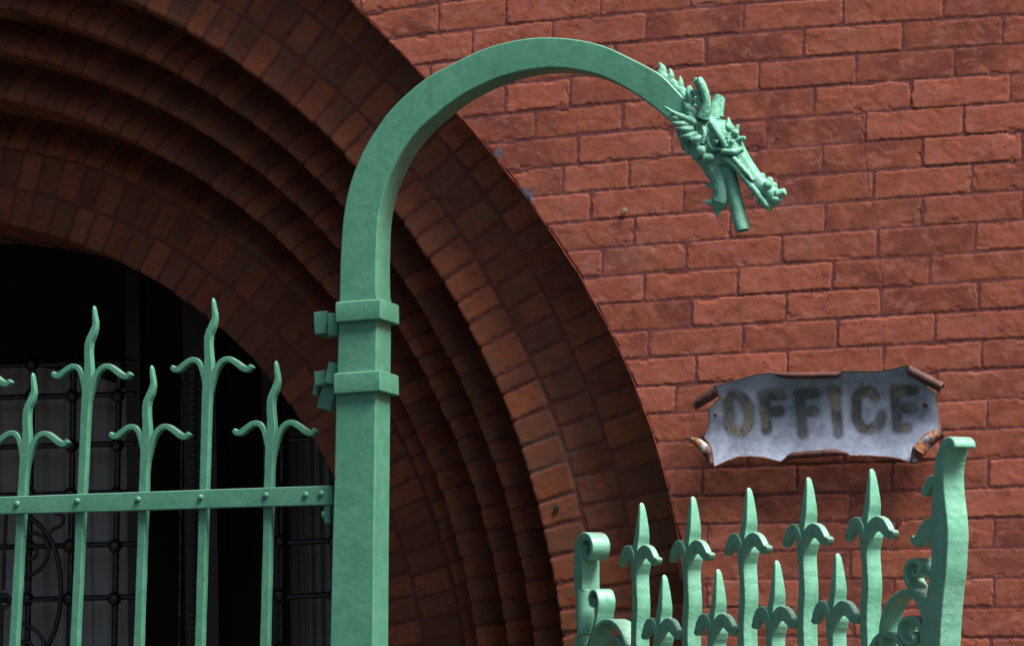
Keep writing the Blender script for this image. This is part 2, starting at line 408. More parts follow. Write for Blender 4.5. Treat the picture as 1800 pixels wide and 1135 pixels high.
CR = [(1489, -20), (1491, 40), (1499, 90), (1507, 130), (1503, 170), (1508, 200), (1519, 240), (1522, 290), (1528, 340), (1540, 380), (1543, 410), (1545, 450), (1550, 500), (1556, 540), (1552, 575), (1556, 600)]
crk = np.array([at(*p) for p in CR])
def wall_patch(zlo, zhi, nz, nx, x0f, x1, name='brick_wall', smooth=True, edge=True):
    z = np.linspace(zlo, zhi, nz)[:, None]*np.ones((1, nx)); t = np.linspace(0, 1, nx)[None, :]
    xl = x0f(z[:, 0])
    cid = np.floor((zwarp(xl, z[:, 0])-z[:, 0])/H+.5)
    xl = xl+edge*((_h(cid, cid*0, 3)-.5)*.007+vn(z[:, 0]/.02, z[:, 0]*0, 4)*.006+vn(z[:, 0]/.006, z[:, 0]*0, 5)*.003)
    x = xl[:, None]+(x1-xl[:, None])*t
    c = (zwarp(x, z)-z)/H; row = np.floor(c+.5).astype(int); fr = c+.5-row
    dv = np.minimum(fr, 1-fr)*H
    u = x-.07*(z-(Z0-H*row))*1.0
    du, bid, su = brick_field(row, dv, u, lambda r: joints.get(r, joints[0 if r < 0 else r % 20]), 1)
    hgt, colr = finish(du, dv, bid, row, su, 2*fr-1, x, z, 100)
    arris = sstep(.0, .006, x-xl[:, None]) if edge else 1.
    hgt = hgt*(.4+.6*arris)-(1-arris)*.003
    cx_ = np.interp(z, crk[::-1, 2], crk[::-1, 0])+vn(z/.02, z*0, 7)*.004
    cr = sstep(.0024, .0006, np.abs(x-cx_))*sstep(-.10, .25, vn(z/.07, z*0, 8))*(z > 2.65)
    hgt -= cr*.0006; colr[..., 0] *= 1-.35*cr.astype(np.float32)
    V = np.stack([x, -hgt, z], -1).reshape(-1, 3)
    ob = mesh(name, V, grid_faces(nz, nx), M_wall, building, smooth); add_col(ob, colr.reshape(-1, 4))
    return ob
w1 = wall_patch(1.83, 3.66, 800, 880, WX, -.50)
w2 = wall_patch(0, 1.83, 260, 200, WX, -.50, 'brick_wall')
w3 = wall_patch(0, 5.4, 900, 520, lambda z: z*0-.502, 2.0, 'brick_wall', edge=False)
w4 = wall_patch(3.66, ZTOP-.002, 110, 380, WX, -.50, 'brick_wall')
w5 = wall_patch(ZTOP-.002, 5.4, 160, 480, lambda z: z*0-7.2, -.50, 'brick_wall', edge=False)
# edge of the wall opening (short return to the first ring)
def polar_surface(name, rfun, y0, y1, ny, t0, t1, nt, seed, pitch, mat, rows=None):
    T = np.linspace(t0, t1, nt)[:, None]*np.ones((1, ny)); yy = np.linspace(y0, y1, ny)[None, :]*np.ones((nt, 1))
    R_ = rfun(T)
    J_ = np.arange(t0-.1, t1+.1, pitch); J_ = J_+np.array([rng.uniform(-.08, .08) for _ in J_])*pitch
    row = np.zeros(T.shape, int); du, bid, su = brick_field(row, 0, T, lambda r: J_, seed); du = du*R_
    hgt, colr = finish(du, np.full(T.shape, .05), bid, row, su, su*0, T*2, yy, seed)
    R2 = R_-hgt+.004
    V = np.stack([AX+R2*np.cos(T), yy, AZ+R2*np.sin(T)], -1).reshape(-1, 3)
    ob = mesh(name, V, grid_faces(nt, ny), mat, building, True); add_col(ob, colr.reshape(-1, 4)); return ob
polar_surface('wall_return', lambda t: RW(t)+.0, -.004, .114, 34, -.02, 1.60, 900, 41, .0675/2.27, M_wall)

RINGS = [  # y of face, row radii inner->outer
 (.11, [2.007, 2.1056, 2.209, 2.40]), (.246, [1.903, 2.04]), (.368, [1.805, 1.94]), (.482, [1.696, 1.84]), (.727, [1.391, 1.490, 1.596, 1.73])]
PA = [(730, 421), (752, 455.6), (779, 493), (803, 533), (822.6, 570.7), (845, 612), (871, 663.7), (885, 694), (900.7, 741.7), (916.6, 786.6), (930, 833), (944, 884), (955, 930), (964, 979), (973.5, 1028)]
def ring(idx, yk, radii, ynext, t0, t1, dr, dt):
    rin, rout = radii[0], radii[-1]; ns1 = int((rout-rin)/dr); ns2 = int((ynext-yk)/dr)+1
    s1 = np.linspace(rout-rin, 0, ns1); s2 = np.linspace(0, ynext-yk, ns2)[1:]
    nt = int((t1-t0)*rin/dt)
    T1 = np.linspace(t0, t1, nt)[:, None]
    Rf = rin+s1[None, :]+0*T1; Tf = T1+0*Rf
    nrow = len(radii)-1
    jl = []
    for r in range(nrow):
        pitch = .0580/radii[r] if idx else .0595/radii[r]
        if idx == 0 and r > 0: pitch = .064/radii[r]
        if idx == 0 and r == 0:
            an = sorted(math.atan2(at(x, y, .11)[2]-AZ, at(x, y, .11)[0]-AX) for x, y in PA)
            while an[-1] < t1+.1: an.append(an[-1]+pitch*rng.uniform(.9, 1.1))
            while an[0] > t0-.1: an.insert(0, an[0]-pitch*rng.uniform(.95, 1.05))
            J_ = np.array(an)
        else:
            J_ = np.arange(t0-.1+rng.uniform(0, pitch), t1+.1, pitch); J_ = J_+np.array([rng.uniform(-.09, .09) for _ in J_])*pitch
        jl.append(J_)
    row = np.clip(np.searchsorted(np.array(radii), Rf.ravel(), 'right')-1, 0, nrow-1).reshape(Rf.shape)
    lo = np.array(radii)[row]; hi = np.array(radii)[row+1]
    wob = vn(Tf*12, Rf*0+idx, 60+idx)*.004
    d_in = np.where(row == 0, 9., Rf-lo+wob); dv = np.minimum(d_in, np.where(row == nrow-1, 9., hi-Rf-wob))
    du, bid, su = brick_field(row, dv, Tf, lambda r: jl[r], 0); du = du*Rf
    hgt, colr = finish(du, dv, bid, row, su, 2*(Rf-lo)/(hi-lo)-1, Tf*2, Rf, 200+idx*40, .0050, .0028)
    # per brick set-back of the inner edge
    b0 = np.clip(np.searchsorted(jl[0], T1[:, 0]), 1, len(jl[0])-1)
    off = (_h(b0, b0*0, 70+idx)-.5)*.0035+vn(T1[:, 0]*rin/.02, T1[:, 0]*0, 80+idx)*.002+vn(T1[:, 0]*rin/.007, T1[:, 0]*0, 83+idx)*.0018
    dj = np.minimum(T1[:, 0]-jl[0][b0-1], jl[0][b0]-T1[:, 0])*rin
    off = off+sstep(.005, .001, dj)*.0028
    arr = sstep(0, .005, Rf-rin)
    R2 = Rf+off[:, None]*(1-sstep(0, .05, Rf-rin))
    rnext = RINGS[idx-1][1][0] if idx else rout
    gro = np.clip((Rf-rin)/(rnext-rin), 0, 1.3)
    if idx == 4: gro = np.clip((Rf-radii[2])/(rnext-radii[2]), 0, 1.3)
    hook_ = (0. if idx == 0 else (.085 if idx < 4 else .07))*sstep(.12, 1.15, gro)     # brick faces falling back into a groove, shaped to deepen the shade
    Yf = yk-hgt+(1-arr)*.002+hook_
    Vf = np.stack([AX+R2*np.cos(Tf), Yf, AZ+R2*np.sin(Tf)], -1)
    Ys = yk+.0+s2[None, :]+0*T1; Ts = T1+0*Ys; rows = np.zeros(Ts.shape, int)
    du, bid, su = brick_field(rows, 0, Ts, lambda r: jl[0], 0); du = du*rin
    pr = np.abs(((Ys-yk)/.225) % 1-0)*.225; dvs = np.where(Ys-yk > .05, np.abs(Ys-yk-.215), 9.)
    hs, cs = finish(du, dvs, bid, rows, su, su*0, Ts*2, Ys, 200+idx*40, .0050, .0028)
    Rs = rin+off[:, None]-hs*sstep(0, .01, Ys-yk)+.001
    Vs = np.stack([AX+Rs*np.cos(Ts), Ys, AZ+Rs*np.sin(Ts)], -1)
    V = np.concatenate([Vf, Vs], 1); cl = np.concatenate([colr, cs], 1)
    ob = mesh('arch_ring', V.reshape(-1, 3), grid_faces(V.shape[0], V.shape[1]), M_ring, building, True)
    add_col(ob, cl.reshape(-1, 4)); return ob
YN = [.246, .368, .482, .727, 1.08]
for i, (yk, rad) in enumerate(RINGS):
    ring(i, yk, rad, YN[i]+.10, -.03, 1.62, .0032, .0034)
    ring(i, yk, rad, YN[i]+.10, 1.62, math.pi+.03, .02, .010)
polar_surface('wall_return', lambda t: RW(np.pi-t)+.0, -.004, .114, 6, 1.60, math.pi+.02, 200, 42, .0675/2.27, M_wall)
# straight jambs under the arch and the left pier
r0_ = float(RW(np.array(0.)))
prof = [(r0_, -.004), (r0_, .11), (2.007, .11), (2.007, .246), (1.903, .246), (1.903, .368), (1.805, .368), (1.805, .482), (1.696, .482), (1.696, .727), (1.391, .727), (1.391, 1.08)]
def jamb(sgn):
    P_ = []
    for (a, b), (c, d) in zip(prof[:-1], prof[1:]):
        m = max(2, int(math.hypot(a-c, b-d)/.012))
        for k in range(m): P_.append((a+(c-a)*k/m, b+(d-b)*k/m, math.hypot(a-c, b-d), k/m))
    P_.append((*prof[-1], .1, 0)); P_ = np.array(P_); nz = 170
    S_ = np.r_[0, np.cumsum(np.hypot(np.diff(P_[:, 0]), np.diff(P_[:, 1])))]
    z = np.linspace(0, AZ-.03, nz)[:, None]+0*S_[None, :]; s_ = S_[None, :]+0*z
    row = np.floor(z/H).astype(int); fr = z/H-row; dv = np.minimum(fr, 1-fr)*H
    du, bid, su = brick_field(row, dv, s_, lambda r: np.arange(-.3, S_[-1]+.3, .11)+.055*(r % 2), 0)
    hgt, colr = finish(du, dv, bid, row, su, 2*fr-1, s_, z, 777)
    V = np.stack([AX+sgn*P_[None, :, 0]+0*z, P_[None, :, 1]-hgt*.5, z], -1)
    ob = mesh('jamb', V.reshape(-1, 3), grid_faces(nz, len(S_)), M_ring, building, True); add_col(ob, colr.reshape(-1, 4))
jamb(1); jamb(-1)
wall_patch(0, AZ+2.29, 300, 120, lambda z: z*0-7.2, AX-2.30, 'brick_wall', edge=False)
# spandrel over the left half of the arch
def spandrel():
    nz, nx = 200, 200
    z = np.linspace(AZ, ZTOP+.0, nz)[:, None]*np.ones((1, nx)); t = np.linspace(0, 1, nx)[None, :]
    xr = AX-(WX(z[:, 0])-AX)[:, None]; x = (AX-2.30)+(xr-(AX-2.30))*t
    c = (zwarp(x, z)-z)/H; row = np.floor(c+.5).astype(int); fr = c+.5-row; dv = np.minimum(fr, 1-fr)*H
    du, bid, su = brick_field(row, dv, x, lambda r: np.arange(-8, 0, .222)+.111*(r % 2), 1)
    hgt, colr = finish(du, dv, bid, row, su, 2*fr-1, x, z, 100)
    ob = mesh('brick_wall', np.stack([x, -hgt, z], -1).reshape(-1, 3), grid_faces(nz, nx), M_wall, building, True); add_col(ob, colr.reshape(-1, 4))
spandrel()
# little fixings left in the brickwork
def disc(name, p, r, h, mat, axis=(0, -1, 0), parent=building, n_=12, dome=False):
    mb = MB(); a = Vector(axis).normalized(); q = a.to_track_quat('Z', 'Y').to_matrix()
    rings_ = []
    for rr_, hh in (((r, -h*.5), (r, h*.45), (r*.8, h*.8), (r*.35, h)) if dome else ((r, -h*.5), (r, h*.8), (r*.85, h))):
        rings_.append([np.array(p)+np.array(q @ Vector((rr_*math.cos(2*math.pi*k/n_), rr_*math.sin(2*math.pi*k/n_), hh))) for k in range(n_)])
    mb.rings(rings_); return mb.build(name, mat, parent)
disc('wall_plug', at(1098, 370, -.007), .0065, .004, M_plug)
disc('nail', at(1581, 863, -.006), .003, .008, M_nail, dome=True)
disc('nail', at(1584.5, 912.5, -.006), .003, .008, M_nail, dome=True)
disc('wall_plug', at(978, 893, .103), .0065, .004, M_hole)
disc('wall_plug', at(882, 767, .238), .0075, .003, M_hole)
disc('wall_plug', at(778, 790, .474), .0070, .003, M_hole)

# porch behind the arch
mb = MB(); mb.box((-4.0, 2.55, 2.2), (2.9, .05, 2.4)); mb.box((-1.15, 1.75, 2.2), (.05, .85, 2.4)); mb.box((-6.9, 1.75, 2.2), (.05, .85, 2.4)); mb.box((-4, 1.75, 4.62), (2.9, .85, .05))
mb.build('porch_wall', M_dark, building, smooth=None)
mb = MB()                                                    # wall strip filling between last ring and porch walls
def annulus_back():
    V = []; Fc = []
    ts = np.linspace(0, math.pi, 60)
    for t in ts:
        V.append((AX+1.385*math.cos(t), 1.09, AZ+1.385*math.sin(t)));
        V.append((AX+3.2*math.cos(t), 1.09, AZ+3.2*math.sin(t)))
    for i in range(59): Fc.append((2*i, 2*i+1, 2*i+3, 2*i+2))
    b = len(V)
    V += [(AX+1.385, 1.09, 0), (AX+3.2, 1.09, 0), (AX-1.385, 1.09, 0), (AX-3.2, 1.09, 0)]
    Fc += [(b, b+1, 1, 0), (b+2, 2*59, 2*59+1, b+3)]
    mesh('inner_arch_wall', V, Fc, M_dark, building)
annulus_back()

# ---------------------------------------------------------------- dark door grilles inside the porch
YG = 1.55
def tube(mb, pts, r, n_=8, sub=5):
    P = crom(pts, sub) if sub > 1 else np.array(pts, float)
    if not hasattr(r, '__len__'): rad = np.full(len(P), r)
    else: rad = np.interp(np.linspace(0, 1, len(P)), np.linspace(0, 1, len(r)), r)
    T = np.gradient(P, axis=0); rings_ = []
    ref = np.array([.13, 1, .07])
    for p, t, q in zip(P, T, rad):
        t = t/(np.linalg.norm(t)+1e-9); a = np.cross(t, ref)
        if np.linalg.norm(a) < .1: a = np.cross(t, [1, 0, .1])
        a /= np.linalg.norm(a); b = np.cross(t, a)
        rings_.append([p+q*(a*math.cos(2*math.pi*k/n_)+b*math.sin(2*math.pi*k/n_)) for k in range(n_)])
    mb.rings(rings_)
def W3(px, py, y=YG): return at(px, py, y)
def grille(name, label, xs, ys, xr, pane, ybot=1500):
    g = empty(name, Matrix.Translation(Vector(W3(xs[-1][1], ybot)))); tag(g, label, 'door grille')
    for x in xs:
        mb = MB(); a = W3(x[0], ys[0]); b = W3(x[1], 1135); b2 = a+(b-a)*((a[2]-.1)/(a[2]-b[2]))
        tube(mb, [a, b2], .0095, 8, 1); mb.build('grille_bar', M_black, g)
    for y in ys:
        mb = MB(); tube(mb, [W3(xr[0], y+4), W3(xr[1], y-4)], .0085, 8, 1); mb.build('grille_bar', M_black, g)
        for x in xs:
            xx = x[0]+(x[1]-x[0])*(y-ys[0])/(1135-ys[0])
            q = W3(xx, y); m2 = MB(); m2.ball(q+[0, -.008, 0], .021, 12, 8); m2.build('ball_joint', M_black, g)
    return g
gl = grille('iron_door_grille', 'black iron lattice grille with ball joints over pale curtained glass, behind the left gate', [(-28, -40), (58, 48), (130, 122), (210, 201)], [640, 696, 783, 868, 959, 1052, 1145], (-60, 238), None)
gr = grille('iron_door_grille', 'narrow dark lattice grille seen between the last gate spear and the green post', [(497, 494), (590, 590)], [770, 860, 950.5, 1045.5, 1140], (486, 640), None)
# curtained glass behind each grille
def pane(poly, y, parent, nm='curtain'):
    # pleated cloth sheet inside the outline given in px
    x0 = min(p[0] for p in poly); x1 = max(p[0] for p in poly); nx = 120
    top = np.interp(np.linspace(x0, x1, nx), [p[0] for p in poly], [p[1] for p in poly])
    V = []; Fc = []
    for i, x in enumerate(np.linspace(x0, x1, nx)):
        a = at(x, top[i], y); yy = y+.010*math.sin(i*.31)+.005*math.sin(i*.73)
        V.append((a[0], yy, a[2])); V.append((a[0], yy, .1))
    for i in range(nx-1): Fc.append((2*i, 2*i+2, 2*i+3, 2*i+1))
    ob = mesh(nm, V, Fc, M_curt, parent, True)
    return ob
pane([(-80, 640), (60, 645), (150, 655), (200, 672), (228, 690), (236, 720)], YG+.10, gl)
pane([(505, 735), (575, 735), (620, 740)], YG+.14, gr)
def frame_bar(px0, px1, y, z1, parent, nm, mat, w, d):
    a = at(px0, 800, y); b = at(px1, 1135, y)
    mb = MB(); mb.box(((a[0]+b[0])/2, y, z1/2+.03), (w, d, z1/2)); return mb.build(nm, mat, parent)
frame_bar(246, 240, YG+.03, 3.1, gl, 'door_stile', M_dark, .022, .03)
frame_bar(484, 480, YG+.03, 3.1, gr, 'door_stile', M_dark, .022, .03)
# scrollwork ring low in the left grille
def z5(zx, zy): return W3(zx/3.603, 820+zy/3.603, YG-.03)
mb = MB(); tube(mb, [z5(*p) for p in [(-140, 300), (0, 250), (90, 265), (180, 315), (260, 380), (330, 480), (372, 620), (385, 760), (378, 900), (345, 1040), (290, 1150), (200, 1240), (60, 1300), (-120, 1290)]], .0075, 8, 5); mb.build('scroll_ring', M_black, gl)
mb = MB(); tube(mb, [z5(*p) for p in [(150, 705), (250, 650), (305, 560), (290, 460), (230, 420), (165, 425)]], .0062); mb.build('scroll', M_black, gl)
mb = MB(); tube(mb, [z5(*p) for p in [(120, 560), (160, 585), (215, 575), (235, 535), (210, 500), (170, 505), (165, 530), (185, 540)]], .0058); mb.build('scroll', M_black, gl)
mb = MB(); tube(mb, [z5(*p) for p in [(300, 450), (330, 400), (385, 370), (400, 330), (380, 300), (345, 300)]], .006); mb.build('scroll', M_black, gl)
mb = MB(); tube(mb, [z5(*p) for p in [(120, 985), (190, 1010), (250, 1060), (280, 1130), (270, 1200)]], .0062); mb.build('scroll', M_black, gl)
mb = MB(); tube(mb, [z5(*p) for p in [(110, 1130), (150, 1105), (190, 1115), (205, 1160)]], .0058); mb.build('scroll', M_black, gl)
mb = MB(); tube(mb, [z5(*p) for p in [(40, 250), (30, 500), (20, 780)]], .0058); tube(mb, [z5(*p) for p in [(12, 890), (8, 1100), (0, 1400)]], .0058); mb.build('spindle', M_black, gl)
mb = MB(); tube(mb, [z5(-120, 850), z5(-20, 850)], .005, 8, 1); tube(mb, [z5(60, 848), z5(385, 843)], .005, 8, 1); mb.build('cross_bar', M_black, gl)
mb = MB(); tube(mb, [z5(22+38*math.cos(a), 848+42*math.sin(a)) for a in np.linspace(0, 2*math.pi, 18)], .006, 8, 1); mb.build('centre_ring', M_black, gl)
# door post with beaded edge and dentils
dp = empty('door_post', Matrix.Translation(Vector((*W3(330, 900)[:2], 0)))); tag(dp, 'dark carved door post with a worn beaded edge, seen between two gate spears', 'door post')
a = at(322, 640, YG-.12); b = at(316, 1135, YG-.12)
mb = MB(); mb.box(((a[0]+b[0])/2+.055, YG-.06, 1.55), (.05, .05, 1.5)); mb.build('post_shaft', M_dark, dp)
mb = MB()
for k in range(150):
    t = k/149; p = a+(b-a)*t*1.2; p = np.array([p[0], YG-.125, a[2]+(b[2]-a[2])*t*1.2]); mb.ball(p, (.0028, .003, .0034), 6, 4)
mb.build('beading', M_brass, dp)
mb = MB()
for k in range(52):
    p = at(339, 655+k*11.2, YG-.12); mb.box(p, (.008, .006, .0035))
mb.build('dentil_strip', M_black, dp)

# ---------------------------------------------------------------- gate post with gooseneck and dragon head
S = .0427                                            # half depth of the post
MG = 1.13e-3                                         # metres per pixel of the photograph on plane G
post = empty('gate_post', G.mat(*(G.p(620, 1135)[0], 0, S))); tag(post, 'green square iron post with a curved top arm ending in a dragon head', 'gate post')
def two_edge(mb, Lf, Rt, half_depth, n=14, r=.004, jit=.0):
    """bar whose front face is bounded by two outlines measured in px on plane G"""
    Lu = crom([G.p(*p) for p in Lf], 8); Ru = crom([G.p(*p) for p in Rt], 8)
    def rs(P):
        d = np.r_[0, np.cumsum(np.hypot(*np.diff(P, axis=0).T))]; t = np.linspace(0, d[-1], n); return np.stack([np.interp(t, d, P[:, 0]), np.interp(t, d, P[:, 1])], 1)
    Lu, Ru = rs(Lu), rs(Ru); rings_ = []
    for i, (a_, b_) in enumerate(zip(Lu, Ru)):
        c_ = (a_+b_)/2; e = (b_-a_)/2; w = np.linalg.norm(e); e = e/w
        hd = half_depth[0]+(half_depth[1]-half_depth[0])*i/(n-1)
        w += rng.uniform(-jit, jit)
        rings_.append([G.O+G.U*(c_[0]+e[0]*x)+G.N*(S+y)+np.array([0, 0, c_[1]+e[1]*x]) for x, y in rrect(w, hd, r)])
    mb.rings(rings_)
mb = MB()
bl, br_ = (579, 1135), (656, 1135); dzp = G.p(*bl)[1]
rings_ = []
lower = [(579, 656, 1135), (583, 657.5, 950), (586.5, 659, 830), (589.5, 660.5, 690), (592.5, 661.5, 610), (595, 662.5, 520)]
rows_ = [(G.p(579, 1135)[0]-.004, G.p(656, 1135)[0]+.002, 0.)]
for l_, r_, y_ in lower:
    for dy in (0,): rows_.append((G.p(l_, y_)[0], G.p(r_, y_)[0], (G.p(l_, y_)[1]+G.p(r_, y_)[1])/2))
for i, (a_, b_, z_) in enumerate(rows_):
    hd = S*(1-.05*i/6)
    rings_.append([G.O+G.U*((a_+b_)/2+x)+G.N*(S+y)+np.array([0, 0, z_]) for x, y in rrect((b_-a_)/2, hd, .004)])
mb.rings(rings_); mb.build('shaft', M_green, post)
mb = MB()
Lf = [(595, 524), (596, 470), (597.5, 434), (602, 376), (612, 326), (629, 279), (654, 233), (687, 188), (740, 140), (785, 114), (833, 90), (880, 74), (938, 64), (1000, 66), (1053, 77), (1092.5, 94), (1132, 114), (1159, 130), (1185, 156), (1210, 184)]
Rt = [(661, 524), (660.5, 470), (661, 444), (664, 382), (674, 334), (690, 294), (707, 263), (732, 230), (764, 201), (801, 172), (838, 151), (880, 133.5), (925, 122), (965, 118), (1000, 120), (1045, 129.5), (1079, 144), (1106, 159), (1132, 177), (1159, 198), (1190, 226)]
two_edge(mb, Lf, Rt, (S*.95, S*.62), 90); mb.build('gooseneck', M_green, post)
def collar(yt0, yb0, l_, r_):
    """yt0,yb0: top and bottom of the left front corner"""
    u0, vt = G.p(l_, yt0, -.008); u1, vb = G.p(r_, yb0, -.008); _, vb = G.p(l_, yb0, -.008)
    mb = MB(); rg = []
    dv_ = vt-vb
    for z_, k in ((vb, -.003), (vb+.003, 0), (vt-.003, 0), (vt, -.003)):
        rg.append([G.O+G.U*((u0+u1)/2+x)+G.N*(S+y)+np.array([0, 0, z_]) for x, y in rrect((u1-u0)/2+k, S+.010+k, .003)])
    mb.rings(rg); mb.build('collar', M_green, post)
collar(531, 567, 589, 670); collar(656, 693, 586, 669.5)
def gbox(px0, py0, px1, py1, dep, hd, nm, parent, rot=0, mat=None, bev=.003):
    u0, v0 = G.p(px0, py0, dep); u1, v1 = G.p(px1, py1, dep); cu, cv = (u0+u1)/2, (v0+v1)/2; w, h = abs(u1-u0)/2, abs(v0-v1)/2
    rg = []; R_ = Matrix.Rotation(rot, 2)
    mb = MB()
    for d_, k in ((-hd, -bev), (-hd+bev, 0), (hd-bev, 0), (hd, -bev)):
        ring_ = []
        for x, y in rrect(w+k, h+k, bev):
            q = R_ @ Vector((x, y)); ring_.append(G.O+G.U*(cu+q.x)+G.N*(dep+hd+d_)+np.array([0, 0, cv+q.y]))
        rg.append(ring_)
    mb.rings(rg); return mb.build(nm, mat or M_green, parent)
h1 = gbox(575, 551, 594, 590, .022, .020, 'hinge_clamp', post); gbox(550.5, 548, 576, 586, .035, .036, 'clamp_bolt', post, .05)
h2 = gbox(572, 637, 592, 674, .020, .016, 'hinge_clamp', post, -.25); gbox(551, 652, 573, 676, .035, .034, 'clamp_bolt', post, .08)
gbox(560, 676, 588, 719, .050, .022, 'hinge_bracket', post, -.30)
gbox(549, 672, 560, 694, .050, .010, 'clamp_nut', post, -.2)

# dragon head: a rough casting, grown from overlapping shapes and fused
DM = .040                                            # depth of its middle plane
def dz(zx, zy, dep=0.):
    u, v = G.p(1120+zx/3.243, 80+zy/3.243, DM+dep); return G.O+G.U*u+G.N*(DM+dep)+np.array([0, 0, v])
ZM = MG/3.243                                        # metres per zoom px
dm = MB()
def cone(pts, rad, n_=8, sub=4):                     # pts (zx,zy,depth)
    P = [dz(*p) for p in pts]; tube(dm, P, [r*ZM for r in rad], n_, sub)
def blob(zx, zy, d, rx, ry=None, rz=None):
    ry = ry or rx; rz = rz or rx; R_ = np.stack([G.U, G.N, [0, 0, 1]], 1)
    dm.ball(dz(zx, zy, d), (rx*ZM, rz*ZM, ry*ZM), 12, 8, R_)
# neck and skull
cone([(230, 365, 0), (310, 440, 0), (400, 500, 0), (480, 540, 0)], [50, 88, 100, 92], 14)
blob(475, 520, 0, 105, 100, 105); blob(540, 560, 0, 60, 75, 80); blob(420, 560, 0, 80, 90, 95)
blob(360, 560, 0, 60, 95, 70)
# snout (upper jaw)
cone([(520, 560, 0), (590, 660, 0), (660, 750, 0), (730, 820, 0), (790, 870, 0)], [80, 62, 52, 55, 50], 14)
blob(775, 865, 0, 58, 55, 52); blob(750, 900, 0, 45, 40, 40)
for s in (-1, 1):
    d = .030*s
    cone([(800, 850, .010*s), (845, 835, .014*s)], [34, 18])                      # nostril flare
    blob(745, 795, .016*s, 26); blob(790, 880, .012*s, 30, 26)
    cone([(500, 640, .020*s), (560, 690, .022*s), (620, 770, .018*s), (690, 850, .016*s), (735, 915, .012*s)], [24, 20, 18, 20, 16])   # lip ridge
    cone([(545, 640, .026*s), (600, 700, .024*s), (660, 770, .020*s)], [17, 15, 10])
    cone([(690, 880, .012*s), (688, 915, .012*s)], [16, 4]); cone([(740, 910, .010*s), (755, 945, .010*s)], [18, 5]); cone([(650, 850, .014*s), (655, 880, .014*s)], [13, 4])
    cone([(480, 600, .030*s), (540, 608, .030*s), (600, 590, .014*s)], [17, 20, 17])                                                # cheek bar
    # brow ridge, eye
    cone([(425, 440, .026*s), (450, 480, .034*s), (480, 530, .036*s), (505, 580, .030*s)], [26, 24, 20, 14])
    blob(448, 545, .028*s, 30, 30, 26); cone([(410, 500, .027*s), (405, 545, .029*s), (430, 585, .029*s), (480, 590, .029*s)], [14, 13, 13, 12])
    blob(520, 470, .020*s, 26); blob(475, 490, .036*s, 12); blob(510, 525, .033*s, 11); blob(540, 550, .028*s, 13); blob(560, 500, .02*s, 22)
    cone([(520, 450, .016*s), (520, 412, .018*s)], [24, 6]); cone([(560, 500, .016*s), (577, 452, .018*s)], [22, 9]); cone([(570, 540, .012*s), (617, 527, .016*s)], [26, 12])
    # cheek lobes
    blob(362, 600, .032*s, 34, 34, 22); blob(405, 640, .030*s, 40, 26, 22); blob(345, 560, .030*s, 26)
    cone([(365, 450, .030*s), (385, 500, .034*s), (370, 560, .034*s)], [16, 14, 14])
    # long swept ear spike with leafy lobes
    cone([(370, 460, .026*s), (290, 420, .036*s), (210, 385, .042*s), (155, 346, .046*s)], [26, 20, 13, 4])
    for (a, b, c_, e) in ((300, 450, 195, 440), (320, 480, 220, 470), (340, 510, 250, 520), (360, 530, 295, 535), (260, 420, 180, 400)):
        cone([(a, b, .030*s), ((a+c_)/2, (b+e)/2+4, .038*s), (c_, e, .040*s)], [26, 22, 8])
    # ear / horn standing up
    dd = .030*s
    if s < 0:
        cone([(375, 420, dd), (395, 330, dd-.006), (375, 240, dd-.010), (350, 190, dd-.010)], [40, 28, 26, 22], 10)
        for (a, b, c_, e) in ((375, 300, 310, 255), (370, 260, 322, 200), (370, 340, 318, 300), (350, 220, 330, 185)):
            cone([(a, b, dd-.002), (c_, e, dd-.004)], [26, 8])
    else:
        cone([(440, 430, dd), (450, 350, dd+.004), (470, 285, dd+.006)], [46, 38, 26], 10)
        cone([(470, 410, dd), (487, 300, dd+.006)], [24, 16], 10)
    blob(452, 548, .038*s, 13, 13, 12)
# mane lobes between neck and ear
for (a, b, c_, e) in ((330, 400, 262, 315), (330, 420, 275, 365), (350, 400, 290, 335), (310, 330, 290, 235)):
    cone([(a, b, -.02), ((a+c_)/2, (b+e)/2, -.026), (c_, e, -.022)], [34, 30, 10])
    cone([(a, b, .02), (c_, e, .022)], [34, 10])
# crest of fins down the spine
for (bx, by, tx, ty, r_) in ((150, 160, 125, 98, 34), (190, 200, 186, 132, 28), (240, 250, 243, 176, 30), (290, 290, 300, 226, 28), (330, 330, 315, 280, 24)):
    cone([(bx-14, by+16, 0), ((bx+tx)/2+6, (by+ty)/2+6, 0), (tx, ty, 0)], [r_, r_*.75, 5], 8)
cone([(130, 150, 0), (190, 205, 0), (250, 260, 0), (320, 340, 0)], [16, 26, 30, 40], 8)
# throat beard
for (bx, by, tx, ty, r_) in ((280, 500, 262, 600, 40), (300, 540, 285, 628, 38), (340, 580, 345, 676, 36), (320, 560, 322, 655, 30), (240, 470, 245, 545, 26)):
    cone([(bx, by, 0), ((bx+tx)/2, (by+ty)/2, 0), (tx, ty, 0)], [r_, r_*.8, 6])
# lower jaw
cone([(400, 640, 0), (430, 700, 0), (470, 770, 0), (480, 850, 0), (470, 900, 0)], [64, 58, 52, 50, 46], 12)
cone([(475, 860, 0), (462, 920, 0), (457, 980, 0)], [48, 34, 5]); blob(490, 830, 0, 38, 60, 40)
cone([(460, 880, 0), (420, 895, 0), (380, 886, 0)], [34, 22, 5]); cone([(450, 800, 0), (415, 800, 0), (380, 784, 0)], [24, 14, 4])
cone([(440, 660, 0), (400, 690, 0), (388, 672, 0)], [26, 18, 8]); cone([(500, 690, 0), (505, 760, 0), (500, 880, 0), (480, 930, 0)], [34, 28, 30, 14])
blob(490, 640, 0, 62, 60, 60); blob(450, 660, 0, 60, 50, 56); blob(530, 700, 0, 40, 50, 44)
